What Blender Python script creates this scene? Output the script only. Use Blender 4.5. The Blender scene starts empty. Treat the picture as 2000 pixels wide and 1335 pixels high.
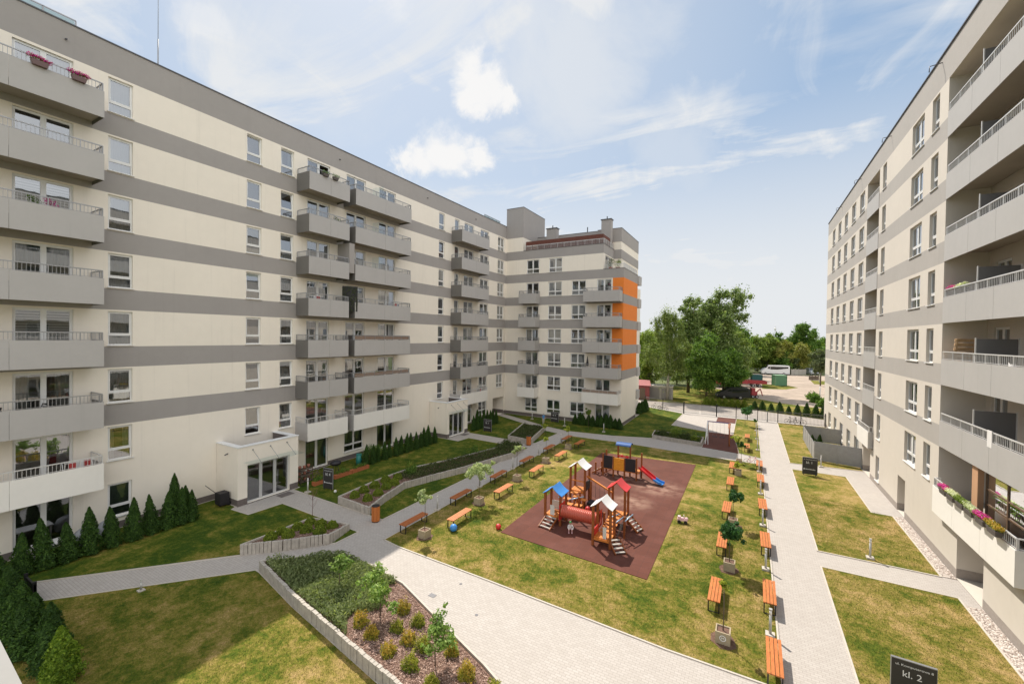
import bpy, math, random
import numpy as np
from mathutils import Vector, Matrix
random.seed(7); rng = np.random.default_rng(7)
R_ = math.radians
S = bpy.context.scene
col = S.collection

# ------------------------------------------------------------------ camera
cam = bpy.data.cameras.new('camera'); camo = bpy.data.objects.new('camera', cam); col.objects.link(camo)
cam.sensor_width = 36.0; cam.lens = 825.87/2000*36; cam.clip_start = 0.05; cam.clip_end = 6000
yaw, pitch, roll = 0.5123, 0.0137, -0.0148
f0 = Vector((-math.sin(yaw), math.cos(yaw), 0)); r0 = Vector((math.cos(yaw), math.sin(yaw), 0)); d0 = Vector((0, 0, -1))
fw = math.cos(pitch)*f0 + math.sin(pitch)*d0; dn = math.cos(pitch)*d0 - math.sin(pitch)*f0
rt = math.cos(roll)*r0 + math.sin(roll)*dn; dn = math.cos(roll)*dn - math.sin(roll)*r0
camo.matrix_world = Matrix(((rt.x, -dn.x, -fw.x, 0), (rt.y, -dn.y, -fw.y, 0), (rt.z, -dn.z, -fw.z, 10.1), (0, 0, 0, 1)))
S.camera = camo

# ------------------------------------------------------------------ sun, sky, exposure
SUN = Vector((-0.56, 0.50, 1.0)).normalized()
sl = bpy.data.lights.new('sun', 'SUN'); sl.energy = 3.1; sl.angle = R_(0.5); sl.color = (1.0, 0.93, 0.82)
so = bpy.data.objects.new('sun', sl); col.objects.link(so); so.rotation_euler = SUN.to_track_quat('Z', 'Y').to_euler(); so.location = (-30, 30, 60)
W = bpy.data.worlds.new('World'); S.world = W; W.use_nodes = True
S.view_settings.view_transform = 'Standard'; S.view_settings.look = 'None'; S.view_settings.exposure = 0.92; S.view_settings.gamma = 1.0

class NT:
    def __init__(s, tree): s.t = tree; s.n = tree.nodes; s.l = tree.links
    def a(s, typ, **k):
        n = s.n.new(typ)
        for key, v in k.items(): setattr(n, key, v)
        return n
    def c(s, o, i): s.l.new(o, i)
    def val(s, x, sock):
        if isinstance(x, (int, float)): sock.default_value = x
        elif isinstance(x, (tuple, list)): sock.default_value = x if len(x) == len(sock.default_value) else tuple(x)+(1,)
        else: s.c(x, sock)
    def math(s, op, a, b=0.0, c=0.0, clamp=False):
        n = s.a('ShaderNodeMath', operation=op); n.use_clamp = clamp
        s.val(a, n.inputs[0]); s.val(b, n.inputs[1]); s.val(c, n.inputs[2]); return n.outputs[0]
    def vmath(s, op, a, b=(0, 0, 0), out=0):
        n = s.a('ShaderNodeVectorMath', operation=op); s.val(a, n.inputs[0]); s.val(b, n.inputs[1]); return n.outputs[out]
    def mix(s, f, a, b, t='RGBA', blend='MIX'):
        n = s.a('ShaderNodeMix', data_type=t)
        if t == 'RGBA':
            n.blend_type = blend; s.val(f, n.inputs[0]); s.val(a, n.inputs[6]); s.val(b, n.inputs[7]); return n.outputs[2]
        s.val(f, n.inputs[0]); s.val(a, n.inputs[2]); s.val(b, n.inputs[3]); return n.outputs[0]
    def noise(s, vec, scale, detail=4, rough=0.55, dist=0.0, out=0):
        n = s.a('ShaderNodeTexNoise'); n.inputs['Scale'].default_value = scale; n.inputs['Detail'].default_value = detail
        n.inputs['Roughness'].default_value = rough; n.inputs['Distortion'].default_value = dist
        if vec is not None: s.c(vec, n.inputs['Vector'])
        return n.outputs[out]
    def ramp(s, f, pts):
        n = s.a('ShaderNodeValToRGB'); e = n.color_ramp.elements
        while len(e) < len(pts): e.new(0.5)
        for k, (p, c) in enumerate(pts):
            e[k].position = p; e[k].color = (c, c, c, 1) if isinstance(c, (int, float)) else tuple(c)+(1,)
        s.c(f, n.inputs[0]); return n.outputs[0]
    def mrange(s, f, a, b, c=0.0, d=1.0, smooth=True):
        n = s.a('ShaderNodeMapRange'); n.interpolation_type = 'SMOOTHSTEP' if smooth else 'LINEAR'
        s.val(f, n.inputs[0]); 
        for k, v in zip((1, 2, 3, 4), (a, b, c, d)): n.inputs[k].default_value = v
        return n.outputs[0]
    def mapping(s, vec, scale=(1, 1, 1), rot=(0, 0, 0), loc=(0, 0, 0)):
        n = s.a('ShaderNodeMapping'); s.c(vec, n.inputs[0]); n.inputs[1].default_value = loc; n.inputs[2].default_value = rot; n.inputs[3].default_value = scale
        return n.outputs[0]

def build_world():
    n = NT(W.node_tree); n.n.clear()
    sky = n.a('ShaderNodeTexSky', sky_type='NISHITA'); sky.sun_disc = False; sky.sun_elevation = R_(53.1)
    sky.sun_rotation = math.atan2(-0.56, 0.50); sky.air_density = 1.0; sky.dust_density = 1.2; sky.ozone_density = 1.0; sky.altitude = 100
    tc = n.a('ShaderNodeTexCoord'); d = n.vmath('NORMALIZE', tc.outputs['Generated'])
    sep = n.a('ShaderNodeSeparateXYZ'); n.c(d, sep.inputs[0]); z = sep.outputs[2]
    zz = n.math('ADD', n.math('MAXIMUM', z, 0.0), 0.16)
    comb = n.a('ShaderNodeCombineXYZ'); n.c(n.math('DIVIDE', sep.outputs[0], zz), comb.inputs[0]); n.c(n.math('DIVIDE', sep.outputs[1], zz), comb.inputs[1])
    pl = comb.outputs[0]
    # cirrus: soft veils and drawn-out streaks
    v1 = n.mapping(pl, scale=(0.55, 0.9, 1), rot=(0, 0, R_(35)), loc=(3.1, 1.7, 0))
    big = n.noise(v1, 1.0, 3, 0.5, 0.6)
    v2 = n.mapping(pl, scale=(0.8, 1.9, 1), rot=(0, 0, R_(-28)), loc=(0.4, 5.2, 0))
    st = n.noise(v2, 1.2, 8, 0.62, 1.0)
    v3 = n.mapping(pl, scale=(2.2, 1.0, 1), rot=(0, 0, R_(20)), loc=(7.4, 0.2, 0))
    st2 = n.noise(v3, 2.0, 6, 0.60, 0.9)
    cir = n.math('MULTIPLY', n.mrange(big, 0.30, 0.58), n.mrange(st, 0.34, 0.68))
    cir = n.math('ADD', cir, n.math('MULTIPLY', n.mrange(st2, 0.42, 0.80), 0.45))
    cir = n.math('MULTIPLY', cir, 1.0, clamp=True)
    veil = n.mrange(z, 0.60, 0.06, 0.0, 1.0)                        # whitening near the horizon
    veil2 = n.math('MULTIPLY', n.mrange(n.vmath('DOT_PRODUCT', d, tuple(Vector((-0.55, 0.62, 0.45)).normalized()), out=1), 0.55, 1.0), 0.45)
    plume = n.vmath('ADD', d, n.vmath('MULTIPLY', n.vmath('SUBTRACT', n.noise(d, 3.2, 7, .6, .4, out=1), (.5, .5, .5)), (.55, .55, .45)))
    v3_ = n.math('MULTIPLY', n.mrange(n.vmath('DISTANCE', plume, tuple(Vector((-.31, .78, .54)).normalized()), out=1), .34, .05), .8)
    v4_ = n.math('MULTIPLY', n.mrange(n.vmath('DISTANCE', plume, tuple(Vector((-.70, .48, .53)).normalized()), out=1), .42, .05), .6)
    v5_ = n.math('MULTIPLY', n.mrange(n.vmath('DISTANCE', plume, tuple(Vector((-.14, .93, .34)).normalized()), out=1), .26, .03), .6)
    cir = n.math('MAXIMUM', n.math('MAXIMUM', cir, v5_), n.math('MAXIMUM', n.math('MAXIMUM', v3_, v4_), n.math('MAXIMUM', veil, veil2))); 
    cir = n.math('MULTIPLY', cir, 0.95, clamp=True)
    # two small cumulus clouds and a few scraps
    nz = n.noise(d, 9.0, 8, 0.62, 0.3, out=1); jit = n.vmath('SCALE', n.vmath('SUBTRACT', nz, (0.5, 0.5, 0.5)), (0, 0, 0)); 
    sc = [x for x in n.n if x.type == 'VECT_MATH' and x.operation == 'SCALE'][-1]; sc.inputs[3].default_value = 0.15
    nzf = n.noise(d, 34.0, 6, 0.6, 0.2, out=1); jit2 = n.vmath('SCALE', n.vmath('SUBTRACT', nzf, (0.5, 0.5, 0.5)), (0, 0, 0))
    sc2 = [x for x in n.n if x.type == 'VECT_MATH' and x.operation == 'SCALE'][-1]; sc2.inputs[3].default_value = 0.035
    dj = n.vmath('ADD', n.vmath('ADD', d, jit), jit2)
    mask = None
    puffs = [((-0.612, 0.690, 0.372), 0.050, 1), ((-0.570, 0.712, 0.392), 0.062, 1), ((-0.528, 0.745, 0.384), 0.042, 1), ((-0.645, 0.665, 0.362), 0.034, 1),
             ((-0.486, 0.718, 0.508), 0.052, 1), ((-0.458, 0.742, 0.490), 0.034, 1), ((-0.50, 0.715, 0.488), 0.034, 1),
             ((-0.80, 0.35, 0.50), 0.04, .35), ((-0.55, 0.55, 0.62), 0.05, .45)]
    for c, r, k in puffs:
        dist = n.vmath('DISTANCE', dj, tuple(Vector(c).normalized()), out=1)
        m = n.mrange(dist, r*1.2, r*0.42, 0.0, k)
        mask = m if mask is None else n.math('MAXIMUM', mask, m)
    skyc = n.vmath('SCALE', sky.outputs[0], (0, 0, 0)); s3 = [x for x in n.n if x.type == 'VECT_MATH' and x.operation == 'SCALE'][-1]; s3.inputs[3].default_value = 1.0
    lumc = n.mix(0.80, skyc, (.68, 1.18, 1.80))
    c1 = n.mix(cir, lumc, (2.88, 2.94, 3.0)); c2 = n.mix(mask, c1, (3.3, 3.28, 3.26))
    side = n.mrange(n.vmath('DOT_PRODUCT', d, tuple(Vector((0.72, -0.52, 0.46)).normalized()), out=1), 0.25, 0.85)   # unseen cloud bank, added behind and right to brighten the shaded walls
    c2 = n.mix(side, c2, (5.3, 5.3, 5.25))
    ground = n.mrange(z, -0.02, 0.0); c3 = n.mix(ground, (1.6, 1.5, 1.3), c2)
    bg = n.a('ShaderNodeBackground'); n.c(c3, bg.inputs[0]); bg.inputs[1].default_value = 0.15
    out = n.a('ShaderNodeOutputWorld'); n.c(bg.outputs[0], out.inputs[0])
build_world()

# ------------------------------------------------------------------ materials
MATS = {}
def M(name, color=(.5, .5, .5), rough=0.7, metal=0.0, var=0.0, vscale=3.0, bump=0.0, bscale=40.0, spec=0.5, fn=None, streak=0.0):
    if name in MATS: return MATS[name]
    m = bpy.data.materials.new(name); m.use_nodes = True; n = NT(m.node_tree); n.n.clear()
    out = n.a('ShaderNodeOutputMaterial'); b = n.a('ShaderNodeBsdfPrincipled'); n.c(b.outputs[0], out.inputs[0])
    b.inputs['Base Color'].default_value = tuple(color)+(1,); b.inputs['Roughness'].default_value = rough; b.inputs['Metallic'].default_value = metal
    b.inputs['Specular IOR Level'].default_value = spec
    tc = n.a('ShaderNodeTexCoord'); geo = n.a('ShaderNodeNewGeometry'); P = geo.outputs['Position']
    if fn: fn(n, b, P, geo, tc, out)
    else:
        if var > 0:
            f = n.noise(P, vscale, 6, 0.6); f2 = n.noise(P, vscale*7.3, 3, 0.6)
            f = n.math('ADD', n.math('MULTIPLY', f, 0.65), n.math('MULTIPLY', f2, 0.35))
            c = n.mix(n.mrange(f, 0.3, 0.7, smooth=False), tuple(x*(1-var) for x in color), tuple(min(1, x*(1+var)) for x in color))
            if streak > 0:
                sv = n.mapping(P, scale=(2.2, 2.2, 0.10)); g = n.noise(sv, 1.6, 5, 0.65)
                c = n.mix(n.mrange(g, 0.52, 0.82, 0, streak), c, tuple(x*0.72 for x in color))
            n.c(c, b.inputs['Base Color'])
        if bump > 0:
            bn = n.a('ShaderNodeBump'); bn.inputs['Strength'].default_value = bump; bn.inputs['Distance'].default_value = 0.01
            n.c(n.noise(P, bscale, 4, 0.6), bn.inputs['Height']); n.c(bn.outputs[0], b.inputs['Normal'])
    MATS[name] = m; return m

CREAM = M('cream_render_shade_lift', (.87, .80, .70), .9, var=.035, vscale=.35, bump=.25, bscale=60, streak=.30)  # same paint as the right block, colour lightened to make up for shade
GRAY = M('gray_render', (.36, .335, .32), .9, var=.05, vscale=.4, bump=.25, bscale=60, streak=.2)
CREAMR = M('cream_render_sun_cut', (.60, .55, .485), .9, var=.04, vscale=.35, bump=.25, bscale=60, streak=.2)  # same paint as the left block, colour darkened to offset direct sun
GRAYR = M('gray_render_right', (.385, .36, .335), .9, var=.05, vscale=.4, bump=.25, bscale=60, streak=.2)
ORANGE = M('orange_render', (.83, .235, .035), .85, var=.05, vscale=.5, bump=.2, bscale=60, streak=.15)
PLINTH = M('plinth_mosaic', (.15, .125, .115), .85, var=.2, vscale=9, bump=.3, bscale=120)
PLINTHR = M('plinth_mosaic_light', (.32, .28, .25), .85, var=.15, vscale=9, bump=.3, bscale=120)
PANELG = M('balcony_panel_gray', (.44, .42, .405), .6, var=.04, vscale=.8, streak=.25)
PANELD = M('balcony_panel_dark', (.17, .16, .15), .6, var=.04, vscale=.8, streak=.15)
PANELR = M('balcony_panel_light', (.42, .405, .39), .6, var=.04, vscale=.7, streak=.25)
PANELW = M('balcony_panel_white', (.82, .79, .74), .55, var=.03, vscale=.8, streak=.2)
SOFFIT = M('soffit', (.36, .32, .27), .9, var=.06, vscale=1)
COPING = M('coping_metal', (.10, .10, .11), .45, metal=.4)
WHITEC = M('white_coping', (.78, .79, .80), .4)
PVC = M('white_frame', (.80, .80, .79), .35, var=.02, vscale=2)
REVEAL = M('reveal_strip', (.36, .30, .25), .8, var=.05)
RAIL = M('galvanised_rail', (.36, .36, .37), .4, metal=.55, var=.1, vscale=12)
RAILW = M('pale_rail', (.66, .65, .64), .4, metal=.3, var=.06, vscale=12)
ROOFT = M('roof_felt', (.09, .09, .095), .9, var=.15, vscale=2, bump=.3)
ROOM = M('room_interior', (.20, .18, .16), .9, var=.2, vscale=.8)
CURT = M('sheer_curtain', (.50, .50, .50), .9, var=.06, vscale=4)
CURTG = M('green_grey_curtain', (.30, .34, .33), .9, var=.1, vscale=4)
def f_blind(n, b, P, geo, tc, out):
    w = n.a('ShaderNodeTexWave', bands_direction='Z'); w.inputs['Scale'].default_value = 2.6; n.c(P, w.inputs[0])
    n.c(n.ramp(w.outputs[1], [(0.38, (.16, .17, .17)), (0.55, (.62, .62, .60))]), b.inputs['Base Color'])
BLIND = M('striped_blind', fn=f_blind)
def f_glass(n, b, P, geo, tc, out):
    fr = n.a('ShaderNodeFresnel'); fr.inputs[0].default_value = 2.0
    g = n.a('ShaderNodeBsdfGlossy'); g.inputs['Roughness'].default_value = 0.015; g.inputs['Color'].default_value = (.92, .95, 1, 1)
    bn = n.a('ShaderNodeBump'); bn.inputs['Strength'].default_value = .05; bn.inputs['Distance'].default_value = .05; n.c(n.noise(P, .9, 2, .4), bn.inputs['Height']); n.c(bn.outputs[0], g.inputs['Normal'])
    t = n.a('ShaderNodeBsdfTransparent'); t.inputs[0].default_value = (.72, .78, .76, 1)
    mx = n.a('ShaderNodeMixShader'); n.c(n.math('ADD', n.math('MULTIPLY', fr.outputs[0], 1.4), .17, clamp=True), mx.inputs[0]); n.c(t.outputs[0], mx.inputs[1]); n.c(g.outputs[0], mx.inputs[2])
    n.c(mx.outputs[0], out.inputs[0])
GLASS = M('window_glass', fn=f_glass)
def f_clear(n, b, P, geo, tc, out):
    g = n.a('ShaderNodeBsdfGlossy'); g.inputs['Roughness'].default_value = 0.03; t = n.a('ShaderNodeBsdfTransparent'); t.inputs[0].default_value = (.86, .93, .94, 1)
    mx = n.a('ShaderNodeMixShader'); mx.inputs[0].default_value = .16; n.c(t.outputs[0], mx.inputs[1]); n.c(g.outputs[0], mx.inputs[2]); n.c(mx.outputs[0], out.inputs[0])
CLEAR = M('clear_glass', fn=f_clear)

def f_pave(dark):
    def f(n, b, P, geo, tc, out):
        v = n.mapping(P, rot=(0, 0, R_(dark)))
        br = n.a('ShaderNodeTexBrick'); n.c(v, br.inputs['Vector']); br.offset = 0.5
        br.inputs['Scale'].default_value = 1.0; br.inputs['Mortar Size'].default_value = 0.007; br.inputs['Brick Width'].default_value = 0.20; br.inputs['Row Height'].default_value = 0.10
        br.inputs['Color1'].default_value = (.425, .385, .35, 1); br.inputs['Color2'].default_value = (.475, .435, .40, 1); br.inputs['Mortar'].default_value = (.32, .285, .255, 1); br.inputs['Bias'].default_value = 0
        f1 = n.noise(P, .45, 5, .6); f2 = n.noise(P, 3.5, 5, .65)
        c = n.mix(n.mrange(f1, .35, .7, 0, .25), br.outputs[0], (.37, .33, .295))
        c = n.mix(n.mrange(f2, .55, .75, 0, .22), c, (.30, .265, .235))
        n.c(c, b.inputs['Base Color']); b.inputs['Roughness'].default_value = .88
        bn = n.a('ShaderNodeBump'); bn.inputs['Strength'].default_value = .35; bn.inputs['Distance'].default_value = .01; n.c(br.outputs[1], bn.inputs['Height']); bn.invert = True; n.c(bn.outputs[0], b.inputs['Normal'])
    return f
PAVE = M('concrete_paving', fn=f_pave(0))
def f_grass(dry, lush):
    def f(n, b, P, geo, tc, out):
        a = n.noise(P, .42, 4, .6, .5); a2 = n.noise(P, 1.7, 5, .65, .3); a3 = n.noise(P, 7.5, 5, .7); fine = n.noise(P, 26, 5, .85)
        k = n.math('ADD', n.math('MULTIPLY', a, .38), n.math('ADD', n.math('MULTIPLY', a2, .36), n.math('MULTIPLY', a3, .26)))
        k = n.math('ADD', n.math('MULTIPLY', n.math('SUBTRACT', k, .5), 1.25), .5); lo = .53-.15*dry+.10*lush
        c = n.ramp(n.math('ADD', n.math('SUBTRACT', k, lo), .5, clamp=True), [(.36, (.036, .072, .006)), (.45, (.088, .115, .012)), (.51, (.165, .155, .026)), (.58, (.265, .205, .060)), (.67, (.40, .275, .125))])
        c = n.mix(n.mrange(fine, .32, .68, 0, 1, False), n.mix(1, c, (.42, .46, .36), blend='MULTIPLY'), n.mix(1, c, (1.50, 1.46, 1.4), blend='MULTIPLY'))
        n.c(c, b.inputs['Base Color']); b.inputs['Roughness'].default_value = .95; b.inputs['Specular IOR Level'].default_value = .15
        bn = n.a('ShaderNodeBump'); bn.inputs['Strength'].default_value = .9; bn.inputs['Distance'].default_value = .035; n.c(n.noise(P, 28, 4, .7), bn.inputs['Height']); n.c(bn.outputs[0], b.inputs['Normal'])
    return f
GR_MID = M('lawn_mixed', fn=f_grass(.39, .02)); GR_DRY = M('lawn_dry', fn=f_grass(.62, 0)); GR_GREEN = M('lawn_green', fn=f_grass(.12, .55)); GR_OLIVE = M('lawn_olive', fn=f_grass(.34, .1))
def f_leaf(c1, c2, c3, trans=.35):
    def f(n, b, P, geo, tc, out):
        r = geo.outputs['Random Per Island']
        c = n.ramp(r, [(0.0, c1), (0.55, c2), (1.0, c3)])
        g = n.noise(P, .55, 3, .6); c = n.mix(n.mrange(g, .35, .7, 0, .45), c, c1)
        n.c(c, b.inputs['Base Color']); b.inputs['Roughness'].default_value = .6; b.inputs['Specular IOR Level'].default_value = .25
        t = n.a('ShaderNodeBsdfTranslucent'); n.c(n.mix(1, c, (1.5, 1.6, .8), blend='MULTIPLY'), t.inputs[0])
        mx = n.a('ShaderNodeMixShader'); mx.inputs[0].default_value = trans; n.c(b.outputs[0], mx.inputs[1]); n.c(t.outputs[0], mx.inputs[2]); n.c(mx.outputs[0], out.inputs[0])
    return f
LF = {
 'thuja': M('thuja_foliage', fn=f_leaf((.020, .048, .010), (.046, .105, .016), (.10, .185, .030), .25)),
 'thuja_sun_tint': M('thuja_sun_coloured', fn=f_leaf((.07, .13, .012), (.17, .27, .022), (.34, .44, .05), .35)),  # same thuja foliage with sunlight put into the leaf colour
 'poplar': M('poplar_leaves', fn=f_leaf((.075, .12, .03), (.18, .25, .07), (.38, .44, .19))),
 'dark': M('dark_leaves', fn=f_leaf((.045, .10, .014), (.115, .21, .032), (.25, .37, .07))),
 'birch': M('birch_leaves', fn=f_leaf((.09, .135, .03), (.19, .25, .065), (.34, .39, .14))),
 'light': M('light_leaves', fn=f_leaf((.09, .15, .02), (.20, .28, .045), (.36, .42, .10))),
 'gold': M('yellowing_leaves', fn=f_leaf((.14, .16, .03), (.28, .28, .06), (.44, .40, .11))),
 'willow': M('willow_leaves', fn=f_leaf((.08, .11, .05), (.15, .18, .085), (.24, .26, .14))),
 'maple': M('young_maple_leaves', fn=f_leaf((.09, .17, .03), (.22, .33, .07), (.42, .52, .18))),
 'varieg': M('pale_variegated_leaves', fn=f_leaf((.18, .25, .09), (.42, .48, .24), (.66, .68, .44))),
 'lime': M('lime_leaves', fn=f_leaf((.16, .22, .02), (.34, .38, .04), (.55, .55, .10))),
 'robin': M('deep_green_leaves', fn=f_leaf((.02, .07, .02), (.05, .14, .035), (.11, .24, .07))),
 'ball': M('ball_shrub_leaves', fn=f_leaf((.08, .13, .015), (.20, .26, .03), (.38, .42, .06))),
 'goldshrub': M('golden_shrub_leaves', fn=f_leaf((.22, .19, .02), (.46, .33, .05), (.70, .42, .09))),
 'yelgreen': M('yellow_green_shrub_leaves', fn=f_leaf((.15, .17, .02), (.33, .33, .045), (.54, .48, .09))),
 'juniper': M('juniper_needles', fn=f_leaf((.10, .135, .05), (.21, .25, .10), (.38, .42, .20))),
 'dullgreen': M('dull_ground_cover', fn=f_leaf((.035, .055, .015), (.075, .10, .03), (.14, .165, .06))),
 'pink': M('pink_petals', fn=f_leaf((.42, .02, .22), (.66, .05, .38), (.82, .25, .55))),
 'white': M('white_petals', fn=f_leaf((.45, .5, .25), (.75, .76, .60), (.85, .85, .8))),
}
BARK = M('bark', (.12, .09, .065), .9, var=.3, vscale=6, bump=.6, bscale=25)
BARKW = M('birch_bark', (.42, .39, .35), .9, var=.45, vscale=5, bump=.4)
MULCH = M('bark_mulch', (.15, .085, .06), .95, var=.6, vscale=9, bump=1.0, bscale=30)
def f_chip(n, b, P, geo, tc, out):
    n.c(n.ramp(geo.outputs['Random Per Island'], [(0, (.10, .055, .04)), (.5, (.33, .20, .155)), (1, (.60, .43, .35))]), b.inputs['Base Color']); b.inputs['Roughness'].default_value = .9
CHIP = M('bark_chip', fn=f_chip)
def f_gravel(n, b, P, geo, tc, out):
    v = n.a('ShaderNodeTexVoronoi'); v.inputs['Scale'].default_value = 24; n.c(P, v.inputs[0])
    sx = n.a('ShaderNodeSeparateXYZ'); n.c(v.outputs[1], sx.inputs[0])
    c = n.ramp(sx.outputs[0], [(0, (.16, .12, .10)), (.45, (.42, .34, .29)), (1, (.74, .68, .62))])
    c = n.mix(n.mrange(v.outputs[0], .015, .05, 1, 0), c, (.10, .075, .06)); n.c(c, b.inputs['Base Color'])
    bn = n.a('ShaderNodeBump'); bn.inputs['Strength'].default_value = 1; bn.inputs['Distance'].default_value = .03; bn.invert = True; n.c(v.outputs[0], bn.inputs['Height']); n.c(bn.outputs[0], b.inputs['Normal'])
GRAVEL = M('pebble_strip', fn=f_gravel)
def f_mat(n, b, P, geo, tc, out):
    br = n.a('ShaderNodeTexBrick'); br.offset = 0; n.c(P, br.inputs['Vector']); br.inputs['Scale'].default_value = 1; br.inputs['Brick Width'].default_value = .5; br.inputs['Row Height'].default_value = .5; br.inputs['Mortar Size'].default_value = .006
    br.inputs['Color1'].default_value = (.098, .027, .015, 1); br.inputs['Color2'].default_value = (.116, .033, .019, 1); br.inputs['Mortar'].default_value = (.065, .024, .02, 1)
    f1 = n.noise(P, .7, 5, .65, .4)
    # dusty wear where children land: beside the slide and under the towers
    w = None
    for x, y, r in ((-5.2, 29.6, 2.3), (-7.6, 30.6, 1.8), (-6.2, 26.2, 1.8), (-5.9, 20.6, .8)):
        dd = n.mrange(n.vmath('DISTANCE', P, (x, y, 0), out=1), r, r*.15)
        w = dd if w is None else n.math('MAXIMUM', w, dd)
    w = n.math('MULTIPLY', n.math('MULTIPLY', w, n.mrange(n.noise(P, 1.6, 5, .6), .30, .66)), .72)
    c = n.mix(n.mrange(f1, .4, .75, 0, .35), br.outputs[0], (.17, .065, .05)); c = n.mix(w, c, (.36, .22, .16))
    n.c(c, b.inputs['Base Color']); b.inputs['Roughness'].default_value = .92
    bn = n.a('ShaderNodeBump'); bn.inputs['Strength'].default_value = .5; bn.inputs['Distance'].default_value = .01; n.c(n.noise(P, 60, 3, .7), bn.inputs['Height']); n.c(bn.outputs[0], b.inputs['Normal'])
RUBBER = M('rubber_tiles', fn=f_mat)
KERB = M('kerb_concrete', (.52, .47, .41), .9, var=.12, vscale=3)
PALIS = M('palisade_concrete', (.42, .38, .33), .9, var=.30, vscale=4.2, bump=.5, bscale=35, streak=.4)
BOXC = M('planter_box_concrete', (.38, .31, .21), .9, var=.2, vscale=4, bump=.5)
def f_wood(c1, c2, sc=(1, 1, 1)):
    def f(n, b, P, geo, tc, out):
        v = n.mapping(tc.outputs['Object'], scale=sc); g = n.noise(v, 5, 6, .65, .4)
        r = geo.outputs['Random Per Island']; c = n.mix(n.mrange(g, .3, .7), c1, c2); c = n.mix(n.math('MULTIPLY', r, .35), c, tuple(x*.6 for x in c1)); n.c(c, b.inputs['Base Color']); b.inputs['Roughness'].default_value = .55
    return f
SLAT = M('orange_stained_slats', fn=f_wood((.46, .13, .025), (.66, .22, .05), (8, 1, 8)))
SLAT_SHADE = M('shade_toned_slats', fn=f_wood((.40, .11, .028), (.56, .18, .045), (8, 1, 8)))  # same orange stain as the other benches, shade put into the colour
PLAYW = M('playground_timber', fn=f_wood((.24, .065, .014), (.36, .105, .02), (6, 6, 1)))
ORW = M('orange_board', fn=f_wood((.62, .19, .03), (.74, .27, .05), (3, 3, 3)))
BLACKM = M('black_steel', (.022, .022, .024), .45, metal=.3)
def plain(name, c=(.5, .5, .5), r=.5, metal=0, var=.05): return M(name, c, r, metal=metal, var=var, vscale=5)
RED = plain('red_plastic', (.62, .035, .035), .4); BLUE = plain('blue_plastic', (.05, .24, .62), .4); WHT = plain('white_plastic', (.78, .76, .74), .45)
DBLUE = plain('dark_blue_plastic', (.015, .09, .30), .4); TUBE = plain('red_tube', (.50, .10, .06), .38); BOARD = plain('blackboard', (.018, .016, .02), .6); GREENP = plain('green_plastic', (.04, .22, .06), .5)
SIGN = M('sign_anthracite', (.035, .032, .032), .5, var=.1, vscale=4); TXT = plain('sign_white', (.80, .80, .80), .5)
DIRT = M('dirt_lot', (.36, .285, .225), .95, var=.35, vscale=.22, bump=.5)
ASPH = M('access_road', (.36, .315, .28), .9, var=.16, vscale=.8, bump=.3)
VERGE = M('verge_grass', fn=f_grass(.26, .12))
GROUND = M('field_grass', (.12, .14, .05), .95, var=.35, vscale=.08)

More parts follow.
